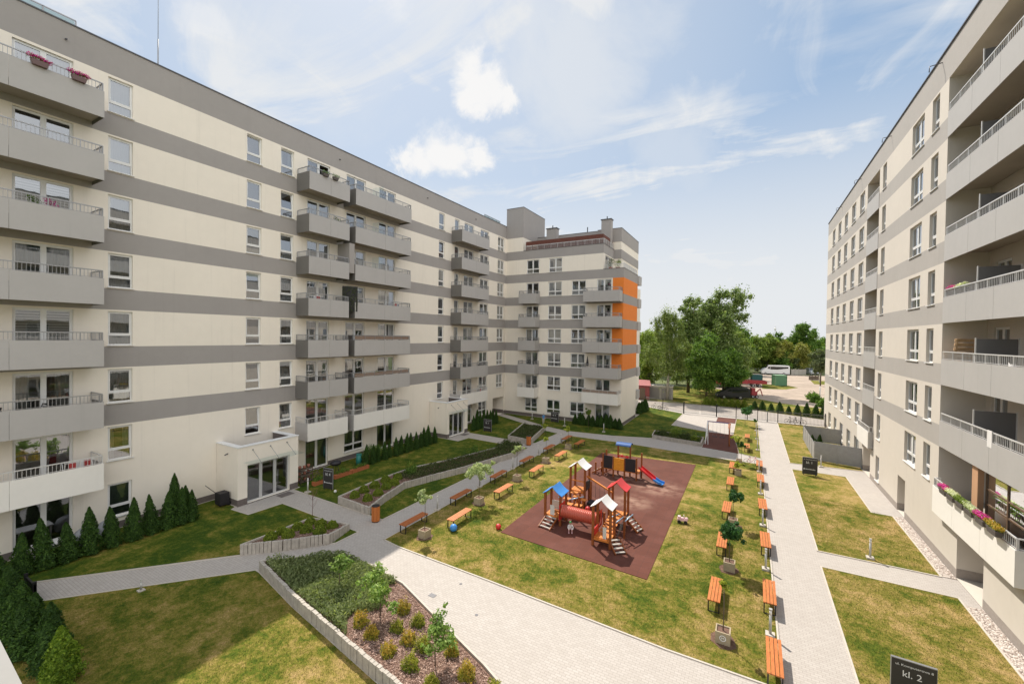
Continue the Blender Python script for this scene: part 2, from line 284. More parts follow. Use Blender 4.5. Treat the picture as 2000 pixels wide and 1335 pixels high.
# ------------------------------------------------------------------ mesh helpers
class MB:
    def __init__(s): s.v = []; s.f = []; s.mi = []; s.sm = []; s.k = 0
    def face(s, pts, mi=None, smooth=False):
        i = len(s.v); s.v += [tuple(p) for p in pts]; s.f.append(tuple(range(i, i+len(pts)))); s.mi.append(s.k if mi is None else mi); s.sm.append(smooth)
    def box(s, x0, x1, y0, y1, z0, z1, mi=None, M4=None):
        if x0 > x1: x0, x1 = x1, x0
        if y0 > y1: y0, y1 = y1, y0
        i = len(s.v); P = [(x, y, z) for z in (z0, z1) for y in (y0, y1) for x in (x0, x1)]
        if M4 is not None: P = [tuple(M4 @ Vector(p)) for p in P]
        s.v += P
        for q in ((0, 2, 3, 1), (4, 5, 7, 6), (0, 1, 5, 4), (1, 3, 7, 5), (3, 2, 6, 7), (2, 0, 4, 6)):
            s.f.append(tuple(i+a for a in q)); s.mi.append(s.k if mi is None else mi); s.sm.append(False)
        return s
    def bar(s, p, q, w, h=None, up=(0, 0, 1), mi=None):               # rectangular bar from p to q
        p, q = Vector(p), Vector(q); h = h or w; d = (q-p).normalized(); u = Vector(up)
        if abs(d.dot(u)) > .95: u = Vector((1, 0, 0))
        a = d.cross(u).normalized()*w/2; b = a.cross(d).normalized()*h/2; i = len(s.v)
        s.v += [tuple(x) for x in (p-a-b, p+a-b, p+a+b, p-a+b, q-a-b, q+a-b, q+a+b, q-a+b)]
        for k in ((3, 2, 1, 0), (4, 5, 6, 7), (0, 1, 5, 4), (1, 2, 6, 5), (2, 3, 7, 6), (3, 0, 4, 7)):
            s.f.append(tuple(i+x for x in k)); s.mi.append(s.k if mi is None else mi); s.sm.append(False)
        return s
    def tube(s, pts, r, n=8, mi=None, caps=True):
        pts = [Vector(p) for p in pts]; rs = r if isinstance(r, (list, tuple)) else [r]*len(pts); base = len(s.v)
        u = None
        for k, p in enumerate(pts):
            d = (pts[min(k+1, len(pts)-1)]-pts[max(k-1, 0)]).normalized()
            if u is None: u = d.orthogonal().normalized()
            u = (u-d*u.dot(d)).normalized(); w = d.cross(u)
            for j in range(n):
                t = 2*math.pi*j/n; s.v.append(tuple(p+(u*math.cos(t)+w*math.sin(t))*rs[k]))
        for k in range(len(pts)-1):
            for j in range(n):
                a = base+k*n+j; b2 = base+k*n+(j+1) % n; s.f.append((a, b2, b2+n, a+n)); s.mi.append(s.k if mi is None else mi); s.sm.append(True)
        if caps:
            s.f.append(tuple(base+j for j in reversed(range(n)))); s.mi.append(s.k if mi is None else mi); s.sm.append(False)
            s.f.append(tuple(base+(len(pts)-1)*n+j for j in range(n))); s.mi.append(s.k if mi is None else mi); s.sm.append(False)
        return s
    def prism(s, poly, z0, z1, mi=None, top=None):                     # poly counter-clockwise (x, y)
        A = sum(poly[i][0]*poly[(i+1) % len(poly)][1]-poly[(i+1) % len(poly)][0]*poly[i][1] for i in range(len(poly)))
        if A < 0: poly = list(reversed(poly))
        zf = z1 if callable(z1) else (lambda x, y: z1)
        s.face([(x, y, zf(x, y)) for x, y in poly], mi if top is None else top)
        for k in range(len(poly)):
            a, b = poly[k], poly[(k+1) % len(poly)]
            s.face([(a[0], a[1], z0), (b[0], b[1], z0), (b[0], b[1], zf(*b)), (a[0], a[1], zf(*a))], mi)
        return s
    def blob(s, c, r, n=10, m=7, mi=None, sq=(1, 1, 1), jit=0):
        base = len(s.v)
        for i in range(m+1):
            ph = math.pi*i/m
            for j in range(n):
                t = 2*math.pi*j/n; k = r*(1+jit*(random.random()-.5))
                s.v.append((c[0]+k*sq[0]*math.sin(ph)*math.cos(t), c[1]+k*sq[1]*math.sin(ph)*math.sin(t), c[2]+k*sq[2]*math.cos(ph)))
        for i in range(m):
            for j in range(n):
                a = base+i*n+j; b = base+i*n+(j+1) % n; s.f.append((a, a+n, b+n, b)); s.mi.append(s.k if mi is None else mi); s.sm.append(True)
        return s
    def mesh(s, name, mats):
        me = bpy.data.meshes.new(name); me.from_pydata(s.v, [], s.f)
        for m in (mats if isinstance(mats, (list, tuple)) else [mats]): me.materials.append(m)
        me.polygons.foreach_set('material_index', s.mi); me.polygons.foreach_set('use_smooth', s.sm); me.update(); return me
    def build(s, name, mats, parent=None, **k): return put(s.mesh(name, mats), name, parent, **k)

def put(me, name, parent=None, loc=(0, 0, 0), rot=(0, 0, 0), sc=(1, 1, 1)):
    o = bpy.data.objects.new(name, me); col.objects.link(o); o.location = loc; o.rotation_euler = rot; o.scale = sc
    if parent is not None: o.parent = parent
    return o
def tag(o, label=None, cat=None, group=None, kind=None):
    if label: o['label'] = label
    if cat: o['category'] = cat
    if group: o['group'] = group
    if kind: o['kind'] = kind
    return o
def thing(name, label, cat, loc=(0, 0, 0), rz=0, group=None):
    o = bpy.data.objects.new(name, None); col.objects.link(o); o.location = loc; o.rotation_euler = (0, 0, rz); o.empty_display_size = .2
    return tag(o, label, cat, group)
def struct(name, mb, m): o = mb.build(name, m); o['kind'] = 'structure'; return o
def kids(o): return KID.get(o.name, [])
def dup(root, loc, rz=0.0, label=None, sc=None):
    r = root.copy(); col.objects.link(r); r.location = loc; r.rotation_euler = (0, 0, rz)
    if sc is not None: r.scale = sc
    if label: r['label'] = label
    for ch in [o for o in root.children]:
        c = ch.copy(); col.objects.link(c); c.parent = r
        for g in ch.children:
            d = g.copy(); col.objects.link(d); d.parent = c
    return r
ORD = ['first', 'second', 'third', 'fourth', 'fifth', 'sixth', 'seventh', 'eighth', 'ninth', 'tenth', 'eleventh', 'twelfth', 'thirteenth', 'fourteenth', 'fifteenth', 'sixteenth']

# ------------------------------------------------------------------ ground
g = MB(); g.face([(-2500, -400, -.06), (2500, -400, -.06), (2500, 4000, -.06), (-2500, 4000, -.06)]); struct('field', g, GROUND)
g = MB(); g.prism([(-28.3, -6), (8.3, -6), (8.3, 61.6), (-13, 64.8), (-28.3, 64.8)], -.05, 0.0); struct('pavement', g, PAVE)
LAWNS = {
 'central': (GR_MID, [(-15.48, 14.98), (-14.35, 14.84), (-9.3, 14.69), (-2.2, 14.37), (1.03, 14.40), (1.03, 39.70), (-2.15, 39.80), (-6.5, 40.22), (-9.8, 40.60), (-15.6, 40.54)]),
 'corner': (GR_GREEN, [(-24.95, 1.0), (-22.62, 1.0), (-22.9, 4.8), (-24.93, 4.9)]),
 'frontleft': (GR_MID, [(-22.9, 4.9), (-18.1, 10.27), (-17.8, 10.25), (-14.53, 9.58), (-9.1, 8.70), (-3.6, 7.85), (-3.2, 1.0), (-22.6, 1.0)]),
 'left': (GR_GREEN, [(-27.88, 1.0), (-24.98, 1.0), (-24.96, 5.0), (-19.95, 10.55), (-17.2, 13.55), (-17.2, 14.9), (-23.9, 15.1), (-24.0, 13.2), (-25.5, 13.1), (-25.7, 13.43), (-27.88, 13.43)]),
 'upperleft': (GR_GREEN, [(-25.45, 16.78), (-17.25, 16.55), (-17.25, 33.95), (-20.4, 34.0), (-23.98, 34.2), (-24.1, 32.6), (-25.5, 32.7), (-27.88, 32.7), (-27.88, 17.25), (-25.5, 17.25)]),
 'farleft': (GR_GREEN, [(-25.35, 36.0), (-20.6, 35.75), (-17.5, 35.9), (-17.3, 40.85), (-19.2, 41.4), (-21, 42.6), (-24, 44.1), (-27.88, 46.1), (-27.88, 36.4), (-25.4, 36.4)]),
 'wing': (GR_GREEN, [(-27.88, 47.3), (-23.4, 45.1), (-20.1, 43.4), (-16.9, 42.35), (-12.2, 42.9), (-8.2, 44.2), (-3.72, 43.15), (-3.7, 50.45), (-7.75, 52.0), (-7.65, 60.9), (-12.6, 63.6), (-12.5, 47.7), (-27.88, 47.7)]),
 'swing': (GR_OLIVE, [(-.66, 42.45), (1.03, 41.68), (1.03, 60.85), (-1.3, 60.85), (-1.35, 50.4), (-.95, 46)]),
 'enclosure': (GR_DRY, [(3.06, 41.45), (7.9, 41.95), (7.9, 60.85), (3.12, 60.85)]),
 'rightmid': (GR_DRY, [(3.03, 24.85), (7.38, 24.9), (7.40, 32.05), (6.45, 32.12), (6.42, 39.52), (3.06, 39.57)]),
 'rightnear': (GR_DRY, [(3.0, 6), (7.33, 6), (7.38, 23.16), (2.97, 23.2)]),
}
for nm, (mt, poly) in LAWNS.items(): g = MB(); g.prism(poly, -.04, .022); struct('lawn', g, mt)
def strip(poly, w=.06, z=.034, closed=True):
    g = MB(); n = len(poly)
    for k in range(n if closed else n-1):
        a, b = Vector(poly[k]+(0,)), Vector(poly[(k+1) % n]+(0,)); d = (b-a).normalized()*(w/2)
        g.bar(a-d*.98+Vector((0, 0, z/2-.01+.0011*(k % 3))), b+d*.98+Vector((0, 0, z/2-.01+.0011*(k % 3))), w, z+.02)
    return g
for nm, (mt, poly) in LAWNS.items(): struct('kerb', strip(poly), KERB)
g = MB(); g.prism([(7.40, 24.95), (7.90, 24.95), (7.90, 32.1), (7.42, 32.1)], -.04, .02); g.prism([(7.36, 6), (7.90, 6), (7.90, 22.65), (7.42, 22.65)], -.04, .02); struct('gravel_strip', g, GRAVEL)
g = MB(); g.prism([(-10.97, 18.6), (-3.55, 18.09), (-3.57, 36.66), (-11.1, 36.13)], -.02, .045); struct('playground_surface', g, RUBBER)
g = MB(); g.prism([(-3.68, 43.12), (-.66, 42.47), (-.95, 46), (-1.37, 50.36), (-3.67, 50.4)], -.02, .04); g.prism([(-3.4, 57.6), (-1.32, 57.4), (-1.32, 60.7), (-3.4, 60.8)], -.02, .04); struct('playground_surface', g, RUBBER)
g = MB(); g.prism([(-60, 66), (-13, 64.9), (-7.6, 61.9), (8, 61.6), (60, 55), (60, 61), (8.4, 66.8), (.72, 70.0), (-13.2, 70.6), (-60, 73)], -.05, -.005); struct('road', g, ASPH)
g = MB(); g.prism([(-14.5, 70.9), (.72, 70.1), (8.4, 66.9), (12, 65.8), (14, 76.5), (9.7, 77.4), (4.4, 80.3), (.4, 85), (-5, 95), (-16, 95)], -.05, .01); g.prism([(2.4, 101.5), (6.6, 103), (9.2, 108.5), (7.4, 113), (2.6, 112)], -.05, .01); g.prism([(13.2, 120), (17, 120), (17, 131), (13.6, 131)], -.05, .01); struct('verge', g, VERGE)
g = MB(); g.prism([(.4, 85), (4.4, 80.3), (9.7, 77.4), (14, 76.5), (30, 74), (30, 152), (2, 146), (-10, 128), (-8, 95)], -.05, .002); struct('dirt_lot', g, DIRT)

# ------------------------------------------------------------------ planted beds
def palisade(line, h, m=PALIS, w=.165, t=.12, z0=-.03):
    g = MB(); rest = 0; hz = h if callable(h) else (lambda x, y: h)
    for k in range(len(line)-1):
        a, b = Vector(line[k]+(0,)), Vector(line[k+1]+(0,)); L = (b-a).length; n = max(1, round(L/w)); d = (b-a)/n
        for i in range(n):
            p = a+d*i+d*.05; q = a+d*(i+1)-d*.05; hh = hz(p.x, p.y)+random.uniform(-.012, .012); j = Vector((random.uniform(-.012, .012), random.uniform(-.012, .012), 0))
            g.bar(p+j+Vector((0, 0, (hh+z0)/2)), q+j+Vector((0, 0, (hh+z0)/2)), t, hh-z0)
    return g
def inset(poly, d):
    A = sum(poly[i][0]*poly[(i+1) % len(poly)][1]-poly[(i+1) % len(poly)][0]*poly[i][1] for i in range(len(poly))); s = 1 if A > 0 else -1; out = []
    n = len(poly)
    for i in range(n):
        a, b, c = Vector(poly[i-1]), Vector(poly[i]), Vector(poly[(i+1) % n]); e1 = (b-a).normalized(); e2 = (c-b).normalized()
        n1 = Vector((-e1.y, e1.x))*s; n2 = Vector((-e2.y, e2.x))*s; v = (n1+n2); v = v/max(.3, v.length_squared)*2 if v.length > .1 else n1; out.append((b.x+v.x*d, b.y+v.y*d))
    return out
def inside(x, y, poly):
    r = False; n = len(poly)
    for i in range(n):
        x1, y1 = poly[i]; x2, y2 = poly[i-1]
        if (y1 > y) != (y2 > y) and x < (x2-x1)*(y-y1)/(y2-y1)+x1: r = not r
    return r
P1 = [(-17.85, 10.33), (-14.53, 9.61), (-9.1, 8.74), (-3.6, 7.9), (-3.6, 9.15), (-6.8, 10.66), (-9.95, 11.86), (-12.0, 12.66), (-14.3, 12.98), (-16.0, 12.95)]
P2 = [(-19.93, 10.62), (-18.7, 11.85), (-17.38, 13.37), (-17.8, 14.78), (-20.3, 14.42), (-20.1, 11.85)]
P3 = [(-21.12, 16.82), (-18.36, 16.62), (-18.95, 18.3), (-19.53, 20.65), (-18.92, 22.9), (-18.2, 25.2), (-17.6, 28), (-16.95, 30.7), (-17.35, 33.4), (-17.9, 33.7), (-19.5, 33.65), (-18.95, 31.6), (-20.18, 26.4), (-21.3, 23.3), (-21.45, 20.3)]
P4 = [(-20.2, 35.5), (-17.65, 35.1), (-18.95, 41.0), (-21.7, 41.45)]
P5 = [(-8.4, 44.1), (-3.82, 43.33), (-3.85, 45.9), (-8.6, 46.5)]
def bedz(poly, hi, lo, A, B):                                          # height falls from hi at line point A to lo at point B
    ax = Vector(B)-Vector(A); L = ax.length_squared
    return lambda x, y: hi+(lo-hi)*min(1, max(0, (Vector((x, y))-Vector(A)).dot(ax)/L))
z1f = bedz(P1, .44, .06, (-12, 9.2), (-11.4, 12.5))
z2f = bedz(P2, .44, .2, (-18.7, 12), (-20.2, 13.4))
for nm, lab, poly, zf, wall, mt in (
    ('raised_bed', 'large foreground planting bed with conifer carpet, bark mulch and golden shrubs behind a concrete wall', P1, z1f, [0, 1, 2, 3], MULCH),
    ('raised_bed', 'small mulched bed of green ball shrubs by the near entrance path', P2, z2f, [0, 1, 2, 3], MULCH),
    ('raised_bed', 'long curving bed between the two entrance paths, ball shrubs at its near end', P3, .40, [0, 1, 2, 3, 4, 5, 6, 7, 8], MULCH),
    ('raised_bed', 'small sloping bed at the far end of the bench path', P4, .45, [3, 0, 1, 2], MULCH),
    ('raised_bed', 'low bed of shrubs beside the swing', P5, .32, [0, 1, 2], MULCH)):
    root = thing(nm, lab, 'planting bed', (0, 0, 0), 0, 'raised planting beds with concrete palisade walls')
    zz = zf if callable(zf) else (lambda x, y, z=zf: z)
    g = MB(); g.prism(inset(poly, .04), -.02, (lambda x, y: zz(x, y)-.03)); g.build('soil', mt, root)
    palisade([poly[i] for i in wall], (lambda x, y: max(zz(x, y), .06)+.05)).build('palisade_wall', PALIS, root)
    rest = [poly[i] for i in range(wall[-1], len(poly))]+[poly[wall[0]]]
    if len(rest) > 2 or wall[-1] == len(poly)-1:
        gg = MB()
        for k in range(len(rest)-1):
            a, b = rest[k], rest[k+1]; h0, h1 = zz(*a)+.03, zz(*b)+.03; gg.bar((a[0], a[1], h0-.04), (b[0], b[1], h1-.04), .07, .12)
        gg.build('kerb_edge', KERB, root)

# ------------------------------------------------------------------ foliage generators
def leafmesh(name, P, N, size, mat, aspect=.6, mi=None):
    n = len(P); size = np.broadcast_to(np.asarray(size, float), (n,))
    N = N/np.linalg.norm(N, axis=1, keepdims=True); t = rng.normal(size=(n, 3)); U = np.cross(N, t); U /= np.linalg.norm(U, axis=1, keepdims=True)+1e-9; Vv = np.cross(N, U)
    a = (size*.5)[:, None]; b = (size*.5*aspect)[:, None]
    V = np.stack([P-U*a, P-Vv*b+U*a*.15, P+U*a, P+Vv*b+U*a*.15], 1).reshape(-1, 3)
    me = bpy.data.meshes.new(name); me.vertices.add(n*4); me.vertices.foreach_set('co', V.ravel()); me.loops.add(n*4); me.loops.foreach_set('vertex_index', np.arange(n*4))
    me.polygons.add(n); me.polygons.foreach_set('loop_start', np.arange(n)*4); me.polygons.foreach_set('loop_total', np.full(n, 4)); [me.materials.append(m_) for m_ in (mat if isinstance(mat, (list, tuple)) else [mat])]; (me.polygons.foreach_set('material_index', mi.astype(int)) if mi is not None else None); me.update(); me.validate(); return me
def cone_pts(n, h, r, prof=None):
    z = rng.random(n)**.75; z = 1-(1-z)
    u = rng.random(n); rad = r*np.clip(np.where(u < .12, .72+u*2.3, 1-(u-.12)/.88)**.72, .02, 1); lob = 1+.13*np.sin(rng.integers(3, 6)*np.arctan2(1, 1)+u*17)
    th = rng.random(n)*2*np.pi; pa, pb = rng.random(2)*6; lump = 1+.17*np.sin(th*4+u*11+pa)+.12*np.sin(th*7-u*23+pb)+.06*np.sin(u*40+th*3); rr = rad*lump*(.72+.36*rng.random(n)**.7)
    P = np.stack([rr*np.cos(th), rr*np.sin(th), .04+u*h*.97], 1); N = np.stack([np.cos(th), np.sin(th), .35+0*u], 1)+rng.normal(size=(n, 3))*.7; return P, N
def thuja_proto(h, r, n, key):
    P, N = cone_pts(n, h, r); 
    return leafmesh('foliage', P, N, rng.uniform(.05, .11, n)*(h/1.9), LF[key], .5)
def core_cone(h, r, m):
    g = MB(); n = 9; 
    for k in range(5):
        u0, u1 = k/5, (k+1)/5; f = lambda u: r*.70*max(.02, (1-u))**.75
        for j in range(n):
            a, b = 2*math.pi*j/n, 2*math.pi*(j+1)/n
            g.face([(f(u0)*math.cos(a), f(u0)*math.sin(a), .05+u0*h*.9), (f(u0)*math.cos(b), f(u0)*math.sin(b), .05+u0*h*.9), (f(u1)*math.cos(b), f(u1)*math.sin(b), .05+u1*h*.9), (f(u1)*math.cos(a), f(u1)*math.sin(a), .05+u1*h*.9)])
    return g.mesh('inner_branches', m)
THB = {}
def thuja(x, y, h, label, group, key='thuja', wide=1.0, cat='conifer', name='thuja_shrub'):
    kk = (key, random.randrange(5))
    if kk not in THB: THB[kk] = (thuja_proto(1.9, .42, 5200, key), core_cone(1.9, .42, LF['thuja'] if key != 'thuja_sun_tint' else LF['ball']))
    fm, cm = THB[kk]; root = thing(name, label, cat, (x, y, .02), random.uniform(0, 6.28), group); s = h/1.9*random.uniform(.93, 1.06); w_ = s**.5*wide*(.90 if wide <= 1 else 1); root.scale = (w_*random.uniform(.86, 1.04), w_*random.uniform(.86, 1.04), s); root.rotation_euler[0] = random.gauss(0, .03); root.rotation_euler[1] = random.gauss(0, .03)
    put(fm, 'foliage', root); put(cm, 'inner_branches', root); return root
def clump_cloud(n, clumps, spread, jitter=.5, soft=False):
    c = np.array([q[:3] for q in clumps]); r = np.array([q[3] for q in clumps]); w = r**2.2; idx = rng.choice(len(c), n, p=w/w.sum())
    d = rng.normal(size=(n, 3)); d /= np.linalg.norm(d, axis=1, keepdims=True); rad = r[idx]*(np.minimum(1.55, np.abs(rng.normal(0, .66, n))) if soft else rng.random(n)**.38)
    P = c[idx]+d*rad[:, None]*np.array([1, 1, spread]); N = d+rng.normal(size=(n, 3))*jitter+np.array([0, 0, .35]); return P, N
def limbs(g, h0, tips, r0, trunk_top, n=7):
    g.tube([(0, 0, -.05), (.01*trunk_top, .005*trunk_top, trunk_top*.5), (0, 0, trunk_top)], [r0, r0*.8, r0*.5], n)
    for t in tips:
        b = random.uniform(h0, trunk_top); m = Vector(t)*.5+Vector((0, 0, b))*.5+Vector((0, 0, -.05*trunk_top)); g.tube([(0, 0, b), tuple(m), tuple(t)], [r0*.42, r0*.26, r0*.08], 5)

# ------------------------------------------------------------------ facades
# P(u, z, d): u along the facade, z up, d depth behind the outer face; rz turns the window prototypes (local +x = along, local -y = outward)
FAC = {
 'left':  (lambda u, z, d: (-27.9-d, u, z), 90, 1),
 'right': (lambda u, z, d: (7.92+d, u, z), -90, -1),
 'wing':  (lambda u, z, d: (u, 47.8+d, z), 0, 1),
 'end':   (lambda u, z, d: (-12.52-d, u, z), 90, 1),
 'logb':  (lambda u, z, d: (9.42+d, u, z), -90, -1),
}
def wall(g, fac, u0, u1, z0, z1, ops, band, zc, uc=(), depth=.16, rmat=None, room=None):
    P, rz, sg = FAC[fac]
    us = sorted(set([u0, u1]+[o[0] for o in ops]+[o[1] for o in ops]+list(uc))); zs = sorted(set([z0, z1]+[o[2] for o in ops]+[o[3] for o in ops]+list(zc)))
    us = [u for u in us if u0 <= u <= u1]; zs = [z for z in zs if z0 <= z <= z1]
    flip = (fac in ('right', 'logb'))
    def q(pts, mi): g.face(pts if not flip else list(reversed(pts)), mi)
    for i in range(len(us)-1):
        if us[i+1]-us[i] < 1e-4: continue
        run = None
        for j in range(len(zs)-1):
            if zs[j+1]-zs[j] < 1e-4: continue
            uc_, zc_ = (us[i]+us[i+1])/2, (zs[j]+zs[j+1])/2
            if any(o[0] < uc_ < o[1] and o[2] < zc_ < o[3] for o in ops): continue
            q([P(us[i], zs[j], 0), P(us[i+1], zs[j], 0), P(us[i+1], zs[j+1], 0), P(us[i], zs[j+1], 0)], band(uc_, zc_))
    for o in ops:
        a, b, c, d = o[:4]; dp = o[4] if len(o) > 4 else depth; m = rmat if rmat is not None else band((a+b)/2, d+.05)
        m = m if len(o) < 6 else o[5]
        q([P(a, c, 0), P(a, d, 0), P(a, d, dp), P(a, c, dp)], m); q([P(b, d, 0), P(b, c, 0), P(b, c, dp), P(b, d, dp)], m)
        q([P(a, d, 0), P(b, d, 0), P(b, d, dp), P(a, d, dp)], m); q([P(b, c, 0), P(a, c, 0), P(a, c, dp), P(b, c, dp)], m)
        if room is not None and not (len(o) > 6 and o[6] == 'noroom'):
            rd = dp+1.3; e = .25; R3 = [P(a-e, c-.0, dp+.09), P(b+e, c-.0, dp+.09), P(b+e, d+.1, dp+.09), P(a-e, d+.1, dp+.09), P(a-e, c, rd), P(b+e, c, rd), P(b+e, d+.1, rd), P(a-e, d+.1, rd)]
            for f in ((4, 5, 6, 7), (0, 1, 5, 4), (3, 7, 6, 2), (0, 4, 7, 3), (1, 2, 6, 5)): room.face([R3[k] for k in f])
WC = {}
def window_meshes(w, h, style, inner):
    key = (round(w, 2), round(h, 2), style, inner)
    if key in WC: return WC[key]
    t = .06; f = MB(); p = MB(); c = None; y0, y1 = -.02, .05
    f.box(0, t, y0, y1, 0, h); f.box(w-t, w, y0, y1, 0, h); f.box(t, w-t, y0, y1, 0, t); f.box(t, w-t, y0, y1, h-t, h)
    cells = []
    cols = {'single': [(t, w-t)], 'narrow': [(t, w-t)], 'double': [(t, w/2-.045), (w/2+.045, w-t)], 'door': [(t, w/2-.05), (w/2+.05, w-t)], 'tilt': [(t, w-t)], 'open': [(t, w/2-.05), (w/2+.05, w-t)]}[style]
    if len(cols) == 2: f.box(cols[0][1], cols[1][0], y0-.006, y1, t, h-t)
    tr = .52 if style not in ('door', 'open') else None
    for k, (a, b) in enumerate(cols):
        if tr: f.box(a, b, y0-.004, y1-.004, tr-.045, tr+.045); cells += [(a, b, t, tr-.045, 0), (a, b, tr+.045, h-t, 1)]
        else: cells.append((a, b, t, h-t, 1))
    for k, (a, b, c0, c1, up) in enumerate(cells):
        s = .045; tilt = (style == 'tilt' and up)
        if up:
            q = MB() if False else f
            dy = lambda z: (.0 if not tilt else (z-c0)*.085)
            for (x0, x1, z0, z1) in ((a, a+s, c0, c1), (b-s, b, c0, c1), (a+s, b-s, c0, c0+s), (a+s, b-s, c1-s, c1)):
                i = len(f.v); z_ = [(x0, z0), (x1, z0), (x1, z1), (x0, z1)]
                F = [(x, -.032+dy(z), z) for x, z in z_]; B = [(x, .02+dy(z), z) for x, z in z_]
                f.face(F); f.face(list(reversed(B)))
                for m in range(4): f.face([F[m], B[m], B[(m+1) % 4], F[(m+1) % 4]])
            if not (style == 'open' and k == 1): p.face([(a+s, .0+dy(c0+s), c0+s), (b-s, .0+dy(c0+s), c0+s), (b-s, .0+dy(c1-s), c1-s), (a+s, .0+dy(c1-s), c1-s)])
        else: p.face([(a, .012, c0), (b, .012, c0), (b, .012, c1), (a, .012, c1)])
    fm = f.mesh('window', PVC); pm = p.mesh('pane', GLASS)
    cm = None
    if inner in ('sheer', 'sides', 'green'):
        c = MB(); spans = [(t, w-t)] if inner != 'sides' else [(t, t+.26*w), (w-t-.26*w, w-t)]
        for a, b in spans:
            n = max(6, int((b-a)/.045)); prev = None
            for k in range(n+1):
                x = a+(b-a)*k/n; y = .15+.022*math.sin(k*2.1)+.01*math.sin(k*.9)
                if prev: c.face([(prev[0], prev[1], .03), (x, y, .03), (x, y, h-.06), (prev[0], prev[1], h-.06)], smooth=True)
                prev = (x, y)
        cm = c.mesh('curtain', CURT if inner != 'green' else CURTG)
    elif inner in ('blind', 'roller', 'halfroller'):
        c = MB(); z0 = .06 if inner == 'blind' else (h*.35 if inner == 'halfroller' else .06)
        for a, b in cols: c.face([(a+.03, .075, z0), (b-.03, .075, z0), (b-.03, .075, h-.08), (a+.03, .075, h-.08)])
        cm = c.mesh('blind', BLIND if inner == 'blind' else CURTG)
    WC[key] = (fm, pm, cm); return WC[key]
SILLS = {}; ROOMC = {}
def add_window(root, fac, u0, u1, z0, z1, style, inner, depth=.12, sill=True):
    P, rz, sg = FAC[fac]; w, h = u1-u0, z1-z0; fm, pm, cm = window_meshes(w, h, style, inner)
    o = put(fm, 'window', root, loc=P(u0 if sg > 0 else u1, z0, depth), rot=(0, 0, R_(rz)))
    put(pm, 'pane', o)
    if cm: put(cm, 'curtain' if inner in ('sheer', 'sides', 'green') else 'blind', o)
    rk = (round(w, 2), round(h, 2))
    if rk not in ROOMC:
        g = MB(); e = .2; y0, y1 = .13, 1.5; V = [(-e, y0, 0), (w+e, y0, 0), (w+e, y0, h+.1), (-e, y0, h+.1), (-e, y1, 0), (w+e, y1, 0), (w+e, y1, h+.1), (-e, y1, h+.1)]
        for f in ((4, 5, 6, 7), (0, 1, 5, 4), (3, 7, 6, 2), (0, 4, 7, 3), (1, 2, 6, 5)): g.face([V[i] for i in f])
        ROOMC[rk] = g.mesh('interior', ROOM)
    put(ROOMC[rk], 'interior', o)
    if sill:
        k = round(w, 2)
        if k not in SILLS: g = MB(); g.box(-.05, w+.05, -.20, .0, -.035, -.004); SILLS[k] = g.mesh('sill', PVC)
        put(SILLS[k], 'sill', o)
def pick(style):
    r = random.random()
    if style == 'door': return 'green' if r < .3 else 'sheer' if r < .48 else 'sides' if r < .75 else 'blind' if r < .83 else 'none'
    return 'sheer' if r < .28 else 'green' if r < .42 else 'roller' if r < .5 else 'halfroller' if r < .62 else 'sides' if r < .76 else 'none'
def balcony(root, fac, u0, u1, out, zt, hp, m_front, m_side, rail=RAIL, rh=.36, sides=(1, 1), joints=(), slab=True, dz=0):
    P0, rz, sg = FAC[fac]; P = lambda u, z, o: P0(u, z, -o)
    def bx(g, ua, ub, za, zb, oa, ob, mi=0):
        a = P(ua, za, oa); b = P(ub, zb, ob); g.box(a[0], b[0], a[1], b[1], a[2], b[2], mi)
    zb = zt-hp; g = MB(); js = [u0]+list(joints)+[u1]
    for k in range(len(js)-1): bx(g, js[k]+(.006 if k else 0), js[k+1]-(.006 if k < len(js)-2 else 0), zb, zt, out-.03, out, 0)
    if sides[0]: bx(g, u0, u0+.03, zb, zt-.002, .005, out-.032, 1)
    if sides[1]: bx(g, u1-.03, u1, zb, zt-.002, .005, out-.032, 1)
    if slab: bx(g, u0+.04, u1-.04, zb+.14, zb+.34, -.02 if out > .6 else -.02, out-.05, 2)
    b = g.build('balcony', [m_front, m_side, SOFFIT], root)
    r = MB(); t = .028
    def rl(ua, ub, o0, o1):                                            # one run of railing
        a = Vector(P(ua, 0, o0)); c = Vector(P(ub, 0, o1)); L = (c-a).length; d = (c-a)/L
        top = zt+rh; r.bar(a+Vector((0, 0, top)), c+Vector((0, 0, top)), .045, .045); r.bar(a+Vector((0, 0, zt+.03)), c+Vector((0, 0, zt+.03)), .02, .02)
        n = max(1, int(L/.125))
        for k in range(n+1):
            p = a+d*(L*k/n); big = (k % 8 == 0) or k == n
            s = .034 if big else .014; r.bar(p+Vector((0, 0, zt-.05 if big else zt+.03)), p+Vector((0, 0, top)), s, s, up=(1, 0, 0))
    rl(u0+.04, u1-.04, out-.05, out-.05)
    if sides[0] and out > .2: rl(u0+.05, u0+.05, .03, out-.09)
    if sides[1] and out > .2: rl(u1-.05, u1-.05, .03, out-.09)
    r.build('railing', rail, b)
    return b

